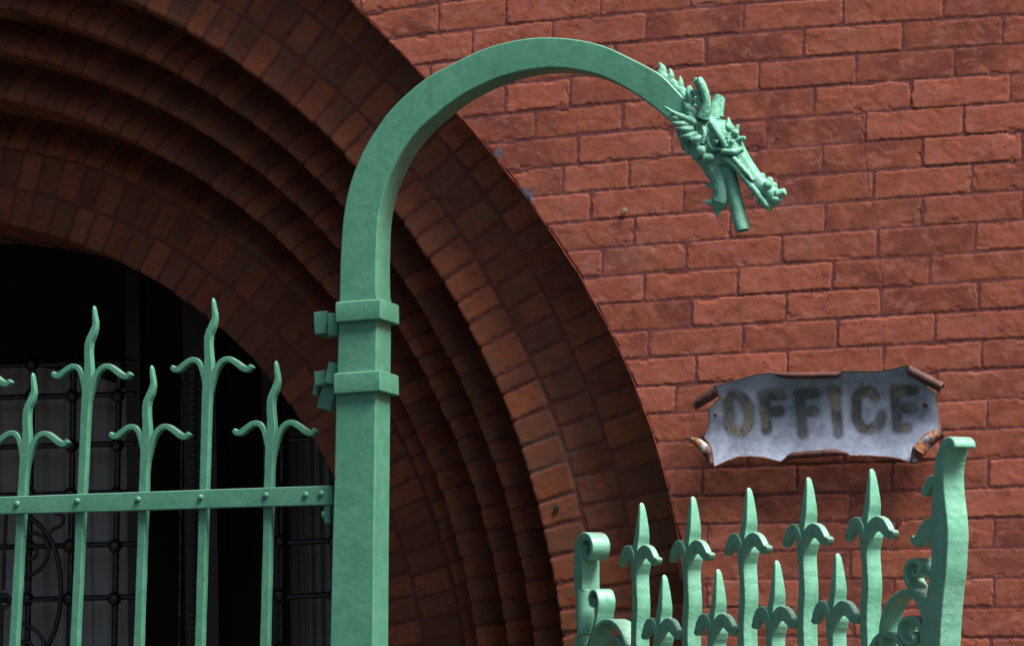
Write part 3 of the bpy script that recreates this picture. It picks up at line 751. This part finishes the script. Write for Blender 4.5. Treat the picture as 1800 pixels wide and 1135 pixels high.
# small knobs along the bridge of the snout
for (x_, y_, r_) in ((640, 690, 20), (675, 715, 20), (715, 745, 20), (755, 772, 24), (600, 640, 18), (780, 800, 22), (835, 830, 16)): blob(x_, y_, 0, r_, r_, 24)
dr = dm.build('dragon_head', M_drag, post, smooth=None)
md = dr.modifiers.new('fuse', 'REMESH'); md.mode = 'VOXEL'; md.voxel_size = .0013; md.use_smooth_shade = True
md = dr.modifiers.new('soften', 'SMOOTH'); md.iterations = 1; md.factor = .5
tx = bpy.data.textures.new('cast', 'CLOUDS'); tx.noise_scale = .012; tx.noise_depth = 2
md = dr.modifiers.new('rough', 'DISPLACE'); md.texture = tx; md.strength = .0018; md.mid_level = .5
# pipe out of the mouth, open at the end
mb = MB(); a_ = dz(520, 700); b_ = dz(600, 1052); ax = (b_-a_)/np.linalg.norm(b_-a_); e1 = np.cross(ax, G.N); e1 /= np.linalg.norm(e1); e2 = np.cross(ax, e1)
def circ(c_, r_): return [c_+r_*(e1*math.cos(2*math.pi*k/20)+e2*math.sin(2*math.pi*k/20)) for k in range(20)]
rp = 43*ZM
mb.rings([circ(a_, rp*.92), circ(a_+(b_-a_)*.5, rp*.97), circ(b_, rp), circ(b_+ax*.0015, rp*.95), circ(b_+ax*.001, rp*.80), circ(b_-ax*.06, rp*.76)])
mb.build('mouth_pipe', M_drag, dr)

# ---------------------------------------------------------------- left gate
gate = empty('iron_gate', G.mat(G.p(575, 870)[0], 0, .02)); tag(gate, 'closed green iron gate of forked spears on a riveted top rail, left of the post', 'gate')
RD = .020                                           # rail front lies this deep behind the post front
HB = .0095                                          # half depth of the spears
def rail(pts_top, pts_bot, dep, hd, nm):
    mb = MB(); rg = []
    for (xt, yt), (xb, yb) in zip(pts_top, pts_bot):
        u0, v0 = G.p(xt, yt, dep); u1, v1 = G.p(xb, yb, dep)
        rg.append([G.O+G.U*((u0+u1)/2)+G.N*(dep+hd+y)+np.array([0, 0, (v0+v1)/2+x]) for x, y in rrect((v0-v1)/2, hd, .0025)])
    mb.rings(rg); return mb.build(nm, M_green, gate)
rail([(-260, 884), (-100, 878), (0, 872.5), (200, 865.5), (400, 858.5), (584, 852.5)], [(-260, 912), (-100, 907), (0, 903.5), (200, 898.5), (400, 892), (584, 887)], RD, .006, 'top_rail')
g0 = G.p(-240, 880, RD)[0]; g1 = G.p(570, 880, RD)[0]
for z_ in (1.35, .25):
    mb = MB(); mb.box(G.O+G.U*(g0+g1)/2+G.N*(RD+.006)+np.array([0, 0, z_]), ((g1-g0)/2, .006, .018), np.stack([G.U, G.N, [0, 0, 1]], 1)); mb.build('rail', M_green, gate)
for (x_, y_) in ((30, 885), (136, 880), (243, 877), (353, 873.6), (467.6, 869.8), (537.5, 869), (565, 867)):
    u, v = G.p(x_, y_, RD); disc('rivet', G.O+G.U*u+G.N*(RD)+np.array([0, 0, v]), .0062, .0052, M_green, tuple(-G.N), gate, 14, True)
mb = MB(); u, v = G.p(577, 903, RD+.01); mb.box(G.O+G.U*u+G.N*(RD+.014)+np.array([0, 0, v]), (.0065, .010, .019), np.stack([G.U, G.N, [0, 0, 1]], 1)); mb.build('hinge_lug', M_green, gate)
u, v = G.p(570, 904, RD+.01); disc('lug_bolt', G.O+G.U*u+G.N*(RD+.012)+np.array([0, 0, v]), .0095, .006, M_green, tuple(-G.U), gate, 12, True)
PD = RD+.0125
hx, hy = 365, 640
u0, v0 = G.p(hx, hy, PD)
spear = [(370.9, 523.5, 1.6, .0045), (371.5, 530, 3.0, .0065), (372.6, 541, 3.8, .0075), (374.2, 556, 4.8, .008), (370.6, 571, 6.3, .0088), (364, 588, 6.9, HB), (362.6, 605, 7.2, HB), (363.8, 626, 7.8, HB), (364, 643, 8.8, HB), (362.5, 662, 9.6, HB), (361, 690, 9.0, HB), (359.6, 722, 8.4, HB), (357.5, 800, 8.2, HB), (355.5, 870, 8.2, HB), (351.8, 1000, 8.2, HB), (347.8, 1135, 8.2, HB)]
hookL = [(362, 700, 4.5), (358.5, 674, 5.4), (354.5, 655, 5.4), (350, 641, 5.3), (342.5, 633, 5.2), (332.5, 633, 5.3), (322, 640, 5.7), (312, 648, 6.0), (304, 649, 5.2), (299, 644, 4.0)]
hookR = [(361, 712, 4.5), (366, 684, 5.4), (372, 662, 5.4), (379, 645, 5.3), (389, 633.5, 5.2), (401, 631, 5.3), (413, 638, 5.7), (424, 646, 6.0), (433, 648.5, 5.4), (439.5, 642, 4.2)]
def lconv(pl, pts, dep, mper, th_):
    out = []
    for q in pts:
        u, v = pl.p(q[0], q[1], dep); out.append((u-u0, v-v0, q[2]*mper, q[3] if len(q) > 3 else th_))
    return out
def make_picket(pl, sp_pts, hooks, dep, mper, hd, mat, parent, longz, r=.0018, hookd=None, hfront=None, nm='picket', nsub=5, straight=True):
    b_ = lconv(pl, sp_pts, dep, mper, hd); last = b_[-1]
    pv = b_[-2]; sl_ = (last[0]-pv[0])/(last[1]-pv[1]) if straight else 0.
    b_ += [(last[0]-sl_*d_, last[1]-d_, last[2], hd) for d_ in (.04, .12, .3, .6, .9, 1.2, longz)]
    mb = MB(); sweep(mb, b_, nsub, r, 0.-hd, jit=.00035)
    pk = mb.build(nm, mat, local=1, smooth=40)
    hk = []
    for h_ in hooks:
        mb = MB(); hdd = hookd or hd*.96; sweep(mb, lconv(pl, h_, dep, mper, hdd), 5, r, (-hdd if hfront is None else -hd+hfront), jit=.0002)
        ob = mb.build('hook', mat, local=1, smooth=40); hk.append(ob)
    return pk, hk
def place(pk, hk, pl, u, v, dep, rot, parent, first):
    p2 = pk if first else pk.copy()
    if not first: col.objects.link(p2)
    mw = pl.mat(u, v, dep, rot)
    p2.parent = parent; p2.matrix_parent_inverse = parent.matrix_world.inverted(); p2.matrix_basis = mw
    for h_ in hk:
        h2_ = h_ if first else h_.copy()
        if not first: col.objects.link(h2_)
        h2_.parent = p2; h2_.matrix_parent_inverse = Matrix.Identity(4); h2_.matrix_basis = Matrix.Identity(4)
    return p2
pkT, hkT = make_picket(G, spear, [hookL, hookR], PD, 1.135e-3, HB, M_green, gate, 1.42)
spS = [p for p in spear]
pkS, hkS = make_picket(G, spS, [hookL, hookR], PD, 1.135e-3, HB, M_green, gate, 1.30)
T_AT = [(366, 640, 1), (154.6, 652, 0), (-54, 664, 0), (-262, 676, 0)]
S_AT = [(476.5, 751.5, 1), (257, 758, 0), (45.5, 769.5, 0), (-163, 781, 0)]
LEAN = {154.6: .015, -54: .030, -262: .04, 257: .004, 45.5: .024, -163: .035}                # each spear leans a little differently
for (lst, pk, hk) in ((T_AT, pkT, hkT), (S_AT, pkS, hkS)):
    for (x_, y_, first) in lst:
        u, v = G.p(x_, y_, PD); rot = LEAN.get(x_, 0.)
        # the proto already leans like the third spear
        place(pk, hk, G, u, v, PD+HB, rot, gate, bool(first))

# ---------------------------------------------------------------- small open gate on the right
leaf = empty('small_iron_gate', L.mat(0, 0, .02)); tag(leaf, 'small open green gate with wavy pointed bars and a tall hooked end stile', 'gate')
ML = 1.24e-3
def Z3(l_): return [(980+a_/2.4324, 740+b_/2.4324, c_/2.4324, *r_) for a_, b_, c_, *r_ in l_]
HT = .0172
u0, v0 = L.p(980+786/2.4324, 740+535/2.4324, 0)
spR = Z3([(787, 284, 1.5, .003), (788, 296, 5, .0060), (790, 330, 8, .0085), (791, 380, 11, .0115), (791, 430, 13.5, .0138), (787, 470, 14, .0150), (787, 515, 16, .0165), (786, 545, 23, HT), (784, 575, 20, HT), (782, 605, 16, HT), (784, 640, 13.5, HT), (787, 690, 13, HT), (788, 730, 15, HT), (787, 770, 16.5, HT), (783, 830, 16.5, HT), (782, 900, 16.5, HT), (783, 960, 17, HT)])
hkRl = Z3([(783, 575, 9), (776, 530, 12), (763, 507, 15), (748, 506, 16), (736, 523, 15), (728, 545, 13), (721, 558, 10), (719, 549, 6)])
hkRr = Z3([(790, 578, 9), (798, 540, 12), (814, 514, 15), (832, 503, 17), (851, 510, 17), (866, 530, 15), (878, 547, 12), (889, 545, 9), (893, 534, 6)])
for i, l_ in enumerate((hkRl, hkRr)): pass
MLh = .80e-3
def lhook(l_): return [(a_, b_, c_*1.08) for a_, b_, c_ in l_]
pk1, hk1 = make_picket(L, spR, [lhook(hkRl), lhook(hkRr)], 0, ML*1.55, HT, M_leaf, leaf, 1.70, .0025, .0075, -.0015, straight=False)
pk2, hk2 = make_picket(L, spR, [lhook(hkRl), lhook(hkRr)], 0, ML*1.55, HT, M_leaf, leaf, 1.55, .0025, .0075, -.0015, straight=False)
REF = (980+786/2.4324, 740+535/2.4324)
def zz(a_, b_): return 980+a_/2.4324, 740+b_/2.4324
T3p = zz(786, 535)
TT = [(T3p[0], T3p[1], 1), (*zz(318+10, 585), 0), (*zz(547, 565), 0), (*zz(1040, 498), 0), (*zz(1310, 470), 0)]
SS = [(*zz(905, 850), 1), (*zz(425, 897), 0), (*zz(655, 880), 0), (*zz(1165, 828), 0)]
for (lst, pk, hk) in ((TT, pk1, hk1), (SS, pk2, hk2)):
    for (x_, y_, first) in lst:
        u, v = L.p(x_, y_, 0); place(pk, hk, L, u, v, HT, 0, leaf, bool(first))
def band(pts, ox, oy, sc, nm, thick, mper=None, dep=0., parent=leaf, wk=1.55, r=.0028):
    mper = mper or ML
    global u0, v0
    P = []
    for q in pts:
        u, v = L.p(ox+q[0]/sc, oy+q[1]/sc, dep); P.append((u, v, q[2]/sc*mper*(q[3] if len(q) > 3 else 1.), thick))
    mb = MB(); sweep(mb, P, 6, r, dep, jit=.0003)
    ob = mb.build(nm, M_leaf, local=1, smooth=40)
    ob.parent = parent; ob.matrix_parent_inverse = parent.matrix_world.inverted(); ob.matrix_basis = L.mat(0, 0, 0)
    return ob
ME = 1.17e-3; E0 = (1540, 740, 2.873)
stile_pts = [(262, 1500, 42, 2.0), (264, 1300, 42, 2.0), (269, 1135, 42, 2.0), (280, 1000, 39, 2.0), (290, 920, 36, 2.0), (300, 840, 34, 2.0), (313, 740, 33, 2.0), (317, 640, 34, 2.0), (319, 560, 35, 2.0), (315, 470, 33, 2.0), (313, 400, 28, 2.0), (313, 320, 22, 2.0), (315, 250, 20, 2.0), (320, 200, 21, 2.0), (330, 165, 20, 1.9), (339, 136, 19, 1.8), (351, 112, 18, 1.6), (368, 101, 16, 1.4), (384, 106, 13, 1.2), (392, 122, 9, 1.1), (391, 134, 4, 1.1)]
est = band(stile_pts, *E0, 'end_stile', .0245, ME, r=.0035)
band([(300, 300, 16, 1.6), (274, 302, 18, 1.6), (258, 318, 19, 1.5), (248, 345, 17, 1.3), (238, 364, 13, 1.2), (231, 350, 10, 1.), (231, 332, 7, 1.)], *E0, 'half_hook', .020, ME, .004)
band([(300, 545, 26, 1.6), (264, 538, 30, 1.6), (238, 556, 31, 1.4), (216, 586, 27, 1.3), (196, 606, 21, 1.2), (180, 600, 15, 1.1), (174, 580, 11, 1.)], *E0, 'half_hook', .022, ME, .002)
band([(245, 960, 11, 1.6), (222, 890, 12, 1.5), (185, 858, 12, 1.3), (152, 815, 11, 1.3), (141, 765, 11, 1.3), (153, 722, 11, 1.2), (182, 702, 12, 1.1), (208, 716, 11, 1.1), (214, 748, 11, 1.1), (200, 776, 11, 1.1), (182, 772, 9, 1.), (177, 755, 8, 1.)], *E0, 'scroll', .021, ME, .002)
band([(20, 1300, 11, 1.5), (18, 1200, 11, 1.5), (20, 1100, 11, 1.5), (26, 1010, 12, 1.4), (55, 925, 12, 1.3), (108, 870, 12, 1.1), (160, 862, 12, 1.1), (200, 895, 12, 1.3), (232, 965, 12, 1.5), (250, 1040, 12, 1.6)], *E0, 'scroll', .021, ME, .003)
band([(240, 1180, 10, 1.5), (226, 1080, 11, 1.4), (204, 1012, 11, 1.2), (165, 993, 11, 1.1), (126, 1012, 11, 1.2), (113, 1060, 11, 1.4), (132, 1108, 11, 1.2), (168, 1122, 11, 1.1), (194, 1105, 11, 1.1), (190, 1075, 9, 1.), (178, 1068, 7, 1.)], *E0, 'scroll', .020, ME, .002)
band([(-30, 1135, 11, 1.3), (0, 1090, 12, 1.2), (45, 1076, 12, 1.1), (90, 1090, 12, 1.2), (128, 1140, 12, 1.4), (150, 1210, 12, 1.5)], *E0, 'scroll', .020, ME, .003)
H0 = (980, 900, 4.83); MH = 1.31e-3
band([(172, 660, 38, 2.0), (170, 560, 38, 2.0), (169, 430, 38, 2.0), (166, 340, 33, 2.0), (178, 255, 28, 1.8), (218, 203, 25, 1.4), (262, 218, 22, 1.2), (284, 280, 20, 1.4), (276, 350, 18, 1.3), (250, 388, 16, 1.1), (224, 372, 14, 1.1), (216, 325, 12, 1.1), (230, 290, 11, 1.), (246, 300, 10, 1.)], *H0, 'hinge_stile', .0235, MH, .0)
band([(185, 1700, 44, 1.9), (182, 1400, 44, 1.9), (180, 1045, 44, 1.9)], *H0, 'hinge_stile', .0235, MH, .0)
band([(225, 1260, 13, 1.6), (262, 1120, 13, 1.6), (295, 1000, 13, 1.6), (325, 860, 13, 1.6), (338, 750, 13, 1.5), (320, 675, 13, 1.2), (288, 668, 13, 1.1), (263, 715, 12, 1.2), (268, 775, 12, 1.1), (292, 790, 13, 1.1), (306, 760, 11, 1.), (296, 735, 9, 1.)], *H0, 'scroll', .0225, MH, .0)
band([(215, 1290, 15, 1.6), (250, 1150, 16, 1.5), (305, 1010, 17, 1.4), (365, 938, 17, 1.2), (425, 922, 17, 1.1), (485, 955, 17, 1.2), (535, 1035, 17, 1.4), (575, 1160, 17, 1.5)], *H0, 'scroll', .0225, MH, .0)
band([(345, 1220, 13, 1.4), (385, 1120, 14, 1.3), (430, 1070, 14, 1.1), (480, 1064, 14, 1.1), (525, 1105, 14, 1.3), (550, 1180, 14, 1.4)], *H0, 'scroll', .020, MH, .001)
# hinge barrel
u, v = L.p(980+178/4.83, 900+655/4.83, 0); u2, v2 = L.p(980+172/4.83, 900+1040/4.83, 0)
mb = MB(); rg = []
for z_, k in ((v2-.0, .92), (v2+.003, 1), (v-.003, 1), (v, .9)):
    rg.append([L.O+L.U*(u+.0205*k*math.cos(a_))+L.N*(.016+.0205*k*math.sin(a_))+np.array([0, 0, z_]) for a_ in np.linspace(0, 2*math.pi, 24, endpoint=False)])
mb.rings(rg); mb.build('hinge_barrel', M_leaf, leaf)
ue = L.p(1640, 1100)[0]
for z_ in (1.45, .3):
    mb = MB(); mb.box(L.O+L.U*(ue/2)+L.N*.017+np.array([0, 0, z_]), (ue/2, .008, .02), np.stack([L.U, L.N, [0, 0, 1]], 1)); mb.build('rail', M_leaf, leaf)

# ---------------------------------------------------------------- office sign
sx0, sy0, ssc = 1180, 620, 3.4615
SC = at(1437, 735, -.05)
sign = empty('office_sign', Matrix.Translation(Vector(SC))); tag(sign, 'weathered grey sheet metal sign reading OFFICE with rusty curled edges, fixed to the brick wall', 'sign')
def sp3(zx, zy, y=-.05): return at(sx0+zx/ssc, sy0+zy/ssc, y)
outl = [(262, 196), (330, 182), (400, 163), (460, 146), (530, 128), (618, 121), (655, 130), (690, 150), (850, 150), (1010, 146), (1030, 125), (1052, 109), (1120, 110), (1200, 111), (1290, 106), (1370, 93), (1443, 74), (1470, 112), (1520, 170), (1575, 215), (1615, 245),
        (1615, 300), (1625, 380), (1638, 462), (1560, 520), (1500, 590), (1470, 660), (1455, 672), (1400, 650), (1320, 636), (1200, 628), (1082, 624), (1060, 612), (900, 616), (760, 618), (712, 640), (660, 663), (610, 650), (540, 636), (470, 631), (400, 638), (340, 660), (290, 685), (262, 694),
        (252, 640), (232, 570), (205, 530), (190, 514), (208, 470), (220, 420), (218, 370), (214, 338), (250, 310), (292, 268), (268, 240)]
P0 = np.array([sp3(*p)[[0, 2]] for p in outl])
def inside(P, x, z):
    c_ = np.zeros(x.shape, bool); n_ = len(P)
    for i in range(n_):
        x1, z1 = P[i]; x2, z2 = P[(i+1) % n_]
        m = ((z1 > z) != (z2 > z)) & (x < (x2-x1)*(z-z1)/(z2-z1+1e-12)+x1); c_ ^= m
    return c_
def segd(x, z, x1, z1, x2, z2):
    dx, dz_ = x2-x1, z2-z1; t = np.clip(((x-x1)*dx+(z-z1)*dz_)/(dx*dx+dz_*dz_+1e-12), 0, 1)
    return np.hypot(x-x1-t*dx, z-z1-t*dz_)
x_0, z_0 = P0.min(0); x_1, z_1 = P0.max(0)
nX = 470; nZ = 200
gx, gz = np.meshgrid(np.linspace(x_0-.004, x_1+.004, nX), np.linspace(z_0-.004, z_1+.004, nZ))
ins = inside(P0, gx, gz)
# snap the outermost samples to the outline so that the edge is clean
D = np.full(gx.shape, 9.); NX = gx.copy(); NZ = gz.copy()
for i in range(len(P0)):
    x1, z1 = P0[i]; x2, z2 = P0[(i+1) % len(P0)]; dx, dz_ = x2-x1, z2-z1
    t = np.clip(((gx-x1)*dx+(gz-z1)*dz_)/(dx*dx+dz_*dz_+1e-12), 0, 1); qx = x1+t*dx; qz = z1+t*dz_; d_ = np.hypot(gx-qx, gz-qz)
    m = d_ < D; D[m] = d_[m]; NX[m] = qx[m]; NZ[m] = qz[m]
cell = (x_1-x_0)/nX
keep = ins | (D < cell*.75); snap = (D < cell*.75)
gx2 = np.where(snap, NX, gx); gz2 = np.where(snap, NZ, gz)
vv = (gz-(z_0+z_1)/2)/((z_1-z_0)/2); uu = (gx-(x_0+x_1)/2)/((x_1-x_0)/2)
sy_ = -.030-.030*np.abs(vv)**2.2-.006*uu*uu+vn(gx/.09, gz/.06, 5)*.006+vn(gx/.03, gz/.03, 6)*.0016
def SY(x, z):
    v_ = (z-(z_0+z_1)/2)/((z_1-z_0)/2); u_ = (x-(x_0+x_1)/2)/((x_1-x_0)/2); return -.030-.030*abs(v_)**2.2-.006*u_*u_
# letters: distance to strokes
LET = {  # zoom px strokes with half width 24
 'O': [[(345, 300), (345, 440)], [(345, 300), (365, 262), (400, 258), (440, 280), (460, 320)], [(460, 320), (468, 420)], [(345, 440), (370, 468), (430, 478), (468, 420)]],
 'F': [[(545, 255), (665, 250)], [(560, 260), (572, 462)], [(560, 360), (650, 352)]],
 'F2': [[(765, 245), (875, 240)], [(775, 245), (792, 490)], [(780, 360), (865, 352)]],
 'I': [[(985, 235), (1008, 485)], [(975, 230), (1000, 230)]],
 'C': [[(1235, 262), (1210, 232), (1160, 228), (1120, 262), (1118, 400), (1150, 455), (1200, 462), (1255, 430), (1275, 375)]],
 'E': [[(1355, 225), (1370, 455)], [(1355, 228), (1470, 224)], [(1362, 335), (1460, 330)], [(1370, 455), (1430, 450)]]}
ink = np.full(gx.shape, 9.)
for L_ in LET.values():
    for st in L_:
        q = [sp3(*p)[[0, 2]] for p in st]
        for (a_, b_) in zip(q[:-1], q[1:]): ink = np.minimum(ink, segd(gx, gz, a_[0], a_[1], b_[0], b_[1]))
HW = 29/ssc*1.285e-3
ink += vn(gx/.006, gz/.006, 3)*.0014
inkm = sstep(HW+.0012, HW-.0012, ink); halo = sstep(HW+.010, HW-.002, ink)
idx = -np.ones(gx.shape, int); idx[keep] = np.arange(keep.sum())
fa = grid_faces(nZ, nX); kf = keep.ravel()[fa].all(1)
cen_ok = ins.ravel()[fa].sum(1) >= 2
fa = idx.ravel()[fa[kf & cen_ok]]
Vp = np.stack([gx2, sy_, gz2], -1)[keep]
n = NT('weathered_zinc'); a_ink, a_halo, a_edge, a_v = n.attr('ink')
c = n.mix(n.ramp(n.noise(14, 5, .6), .35, .7), (.15, .175, .24, 1), (.25, .29, .40, 1))
c = n.mix(n.ramp(n.noise(60, 5, .6), .40, .75, 0, .5), c, (.38, .42, .53, 1))
c = n.mix(n.math('MULTIPLY', a_halo, n.ramp(n.noise(30, 4), .25, .7, .35, .85)), c, (.065, .072, .08, 1))
fl = n.ramp(n.noise(330, 5, .7, None, .8), .47, .53); pt = n.ramp(n.noise(20, 3), .46, .58)
ic = n.mix(n.math('MULTIPLY', fl, pt), (.05, .053, .055, 1), (.23, .20, .15, 1))
ic = n.mix(n.math('MULTIPLY', n.ramp(n.noise(300, 4, .7), .56, .60), n.ramp(n.noise(25, 2), .40, .56)), ic, (.012, .012, .014, 1))
c = n.mix(n.math('MULTIPLY', a_ink, n.ramp(n.noise(17, 2), .30, .6, .45, .95)), c, ic)
rim = n.math('MULTIPLY', n.ramp(n.math('ADD', a_edge, n.math('MULTIPLY', n.noise(60, 4), -.6)), .05, -.25), 1.)
c = n.mix(rim, c, (.16, .065, .03, 1))
c = n.mix(n.ramp(n.noise(75, 6, .7), .69, .73, 0, .8), c, (.13, .07, .05, 1))
M_zinc = n.out(c, .50, n.bump(n.noise(220, 4), .35, .0012), metal=.1)
plate = mesh('plate', Vp, fa, M_zinc, sign, True)
ca = plate.data.color_attributes.new('ink', 'FLOAT_COLOR', 'POINT')
cl = np.stack([inkm, halo, np.clip(D/.012, 0, 1), np.clip((vv+1)/2, 0, 1)], -1)[keep].astype(np.float32); ca.data.foreach_set('color', cl.ravel())
md = plate.modifiers.new('thick', 'SOLIDIFY'); md.thickness = .0016; md.offset = 0
def roll(pts, rad, nm, mat=M_rust, arc=300, a0=0, flip=1, inner=None):
    """sheet edge rolled up: an open spiral tube along the line"""
    P = crom([sp3(*p) for p in pts], 8); 
    for p in P: p[1] = SY(p[0], p[2])-.0015
    T = np.gradient(P, axis=0); mb = MB(); rg = []
    rad = np.interp(np.linspace(0, 1, len(P)), np.linspace(0, 1, len(rad)), rad)/ssc*1.285e-3
    nA = 22
    for p, t, r_ in zip(P, T, rad):
        t = t/np.linalg.norm(t); b1 = np.array([0, -1, 0]); b2 = np.cross(t, b1); b2 /= np.linalg.norm(b2); 
        if b2[2]*flip < 0: b2 = -b2
        outer = []; inn = []
        r_ *= rng.uniform(.97, 1.03)
        for k in range(nA):
            a_ = math.radians(a0+arc*k/(nA-1)); rk = r_*(1-.28*k/(nA-1))
            q = p+b1*r_+(-b1*math.cos(a_)+b2*math.sin(a_))*rk; outer.append(q)
            inn.append(p+b1*r_+(-b1*math.cos(a_)+b2*math.sin(a_))*(rk-.0013))
        rg.append(outer+inn[::-1])
    mb.rings(rg); return mb.build(nm, mat, sign)
roll([(640, 132), (700, 142), (850, 142), (1000, 138), (1040, 118)], [10, 23, 24, 23, 10], 'rolled_edge', flip=1)
roll([(680, 660), (740, 625), (850, 615), (1000, 605), (1075, 612)], [8, 25, 27, 26, 10], 'rolled_edge', flip=-1)
roll([(285, 235), (215, 280), (140, 325)], [43, 42, 36], 'rolled_corner', flip=1, arc=330)
roll([(1452, 112), (1550, 165), (1650, 215)], [36, 38, 36], 'rolled_corner', flip=1, arc=340)
roll([(250, 672), (225, 600), (165, 545), (118, 520)], [20, 40, 34, 14], 'rolled_corner', mat=M_zrust, flip=-1, arc=320)
roll([(1480, 668), (1510, 600), (1580, 520), (1650, 482)], [20, 50, 50, 34], 'rolled_corner', mat=M_zrust, flip=-1, arc=320)
for (x_, y_, r_) in ((262, 372, .0045), (1543, 312, .0058)):
    p = sp3(x_, y_); p[1] = SY(p[0], p[2])-.001; disc('nail_head', p, r_, .003, M_rust, (0, -1, 0), sign, 14, True)
    mb = MB(); tube(mb, [p+np.array([0, .001, 0]), np.array([p[0], .01, p[2]])], .002, 8, 1); mb.build('nail', M_rust, sign)
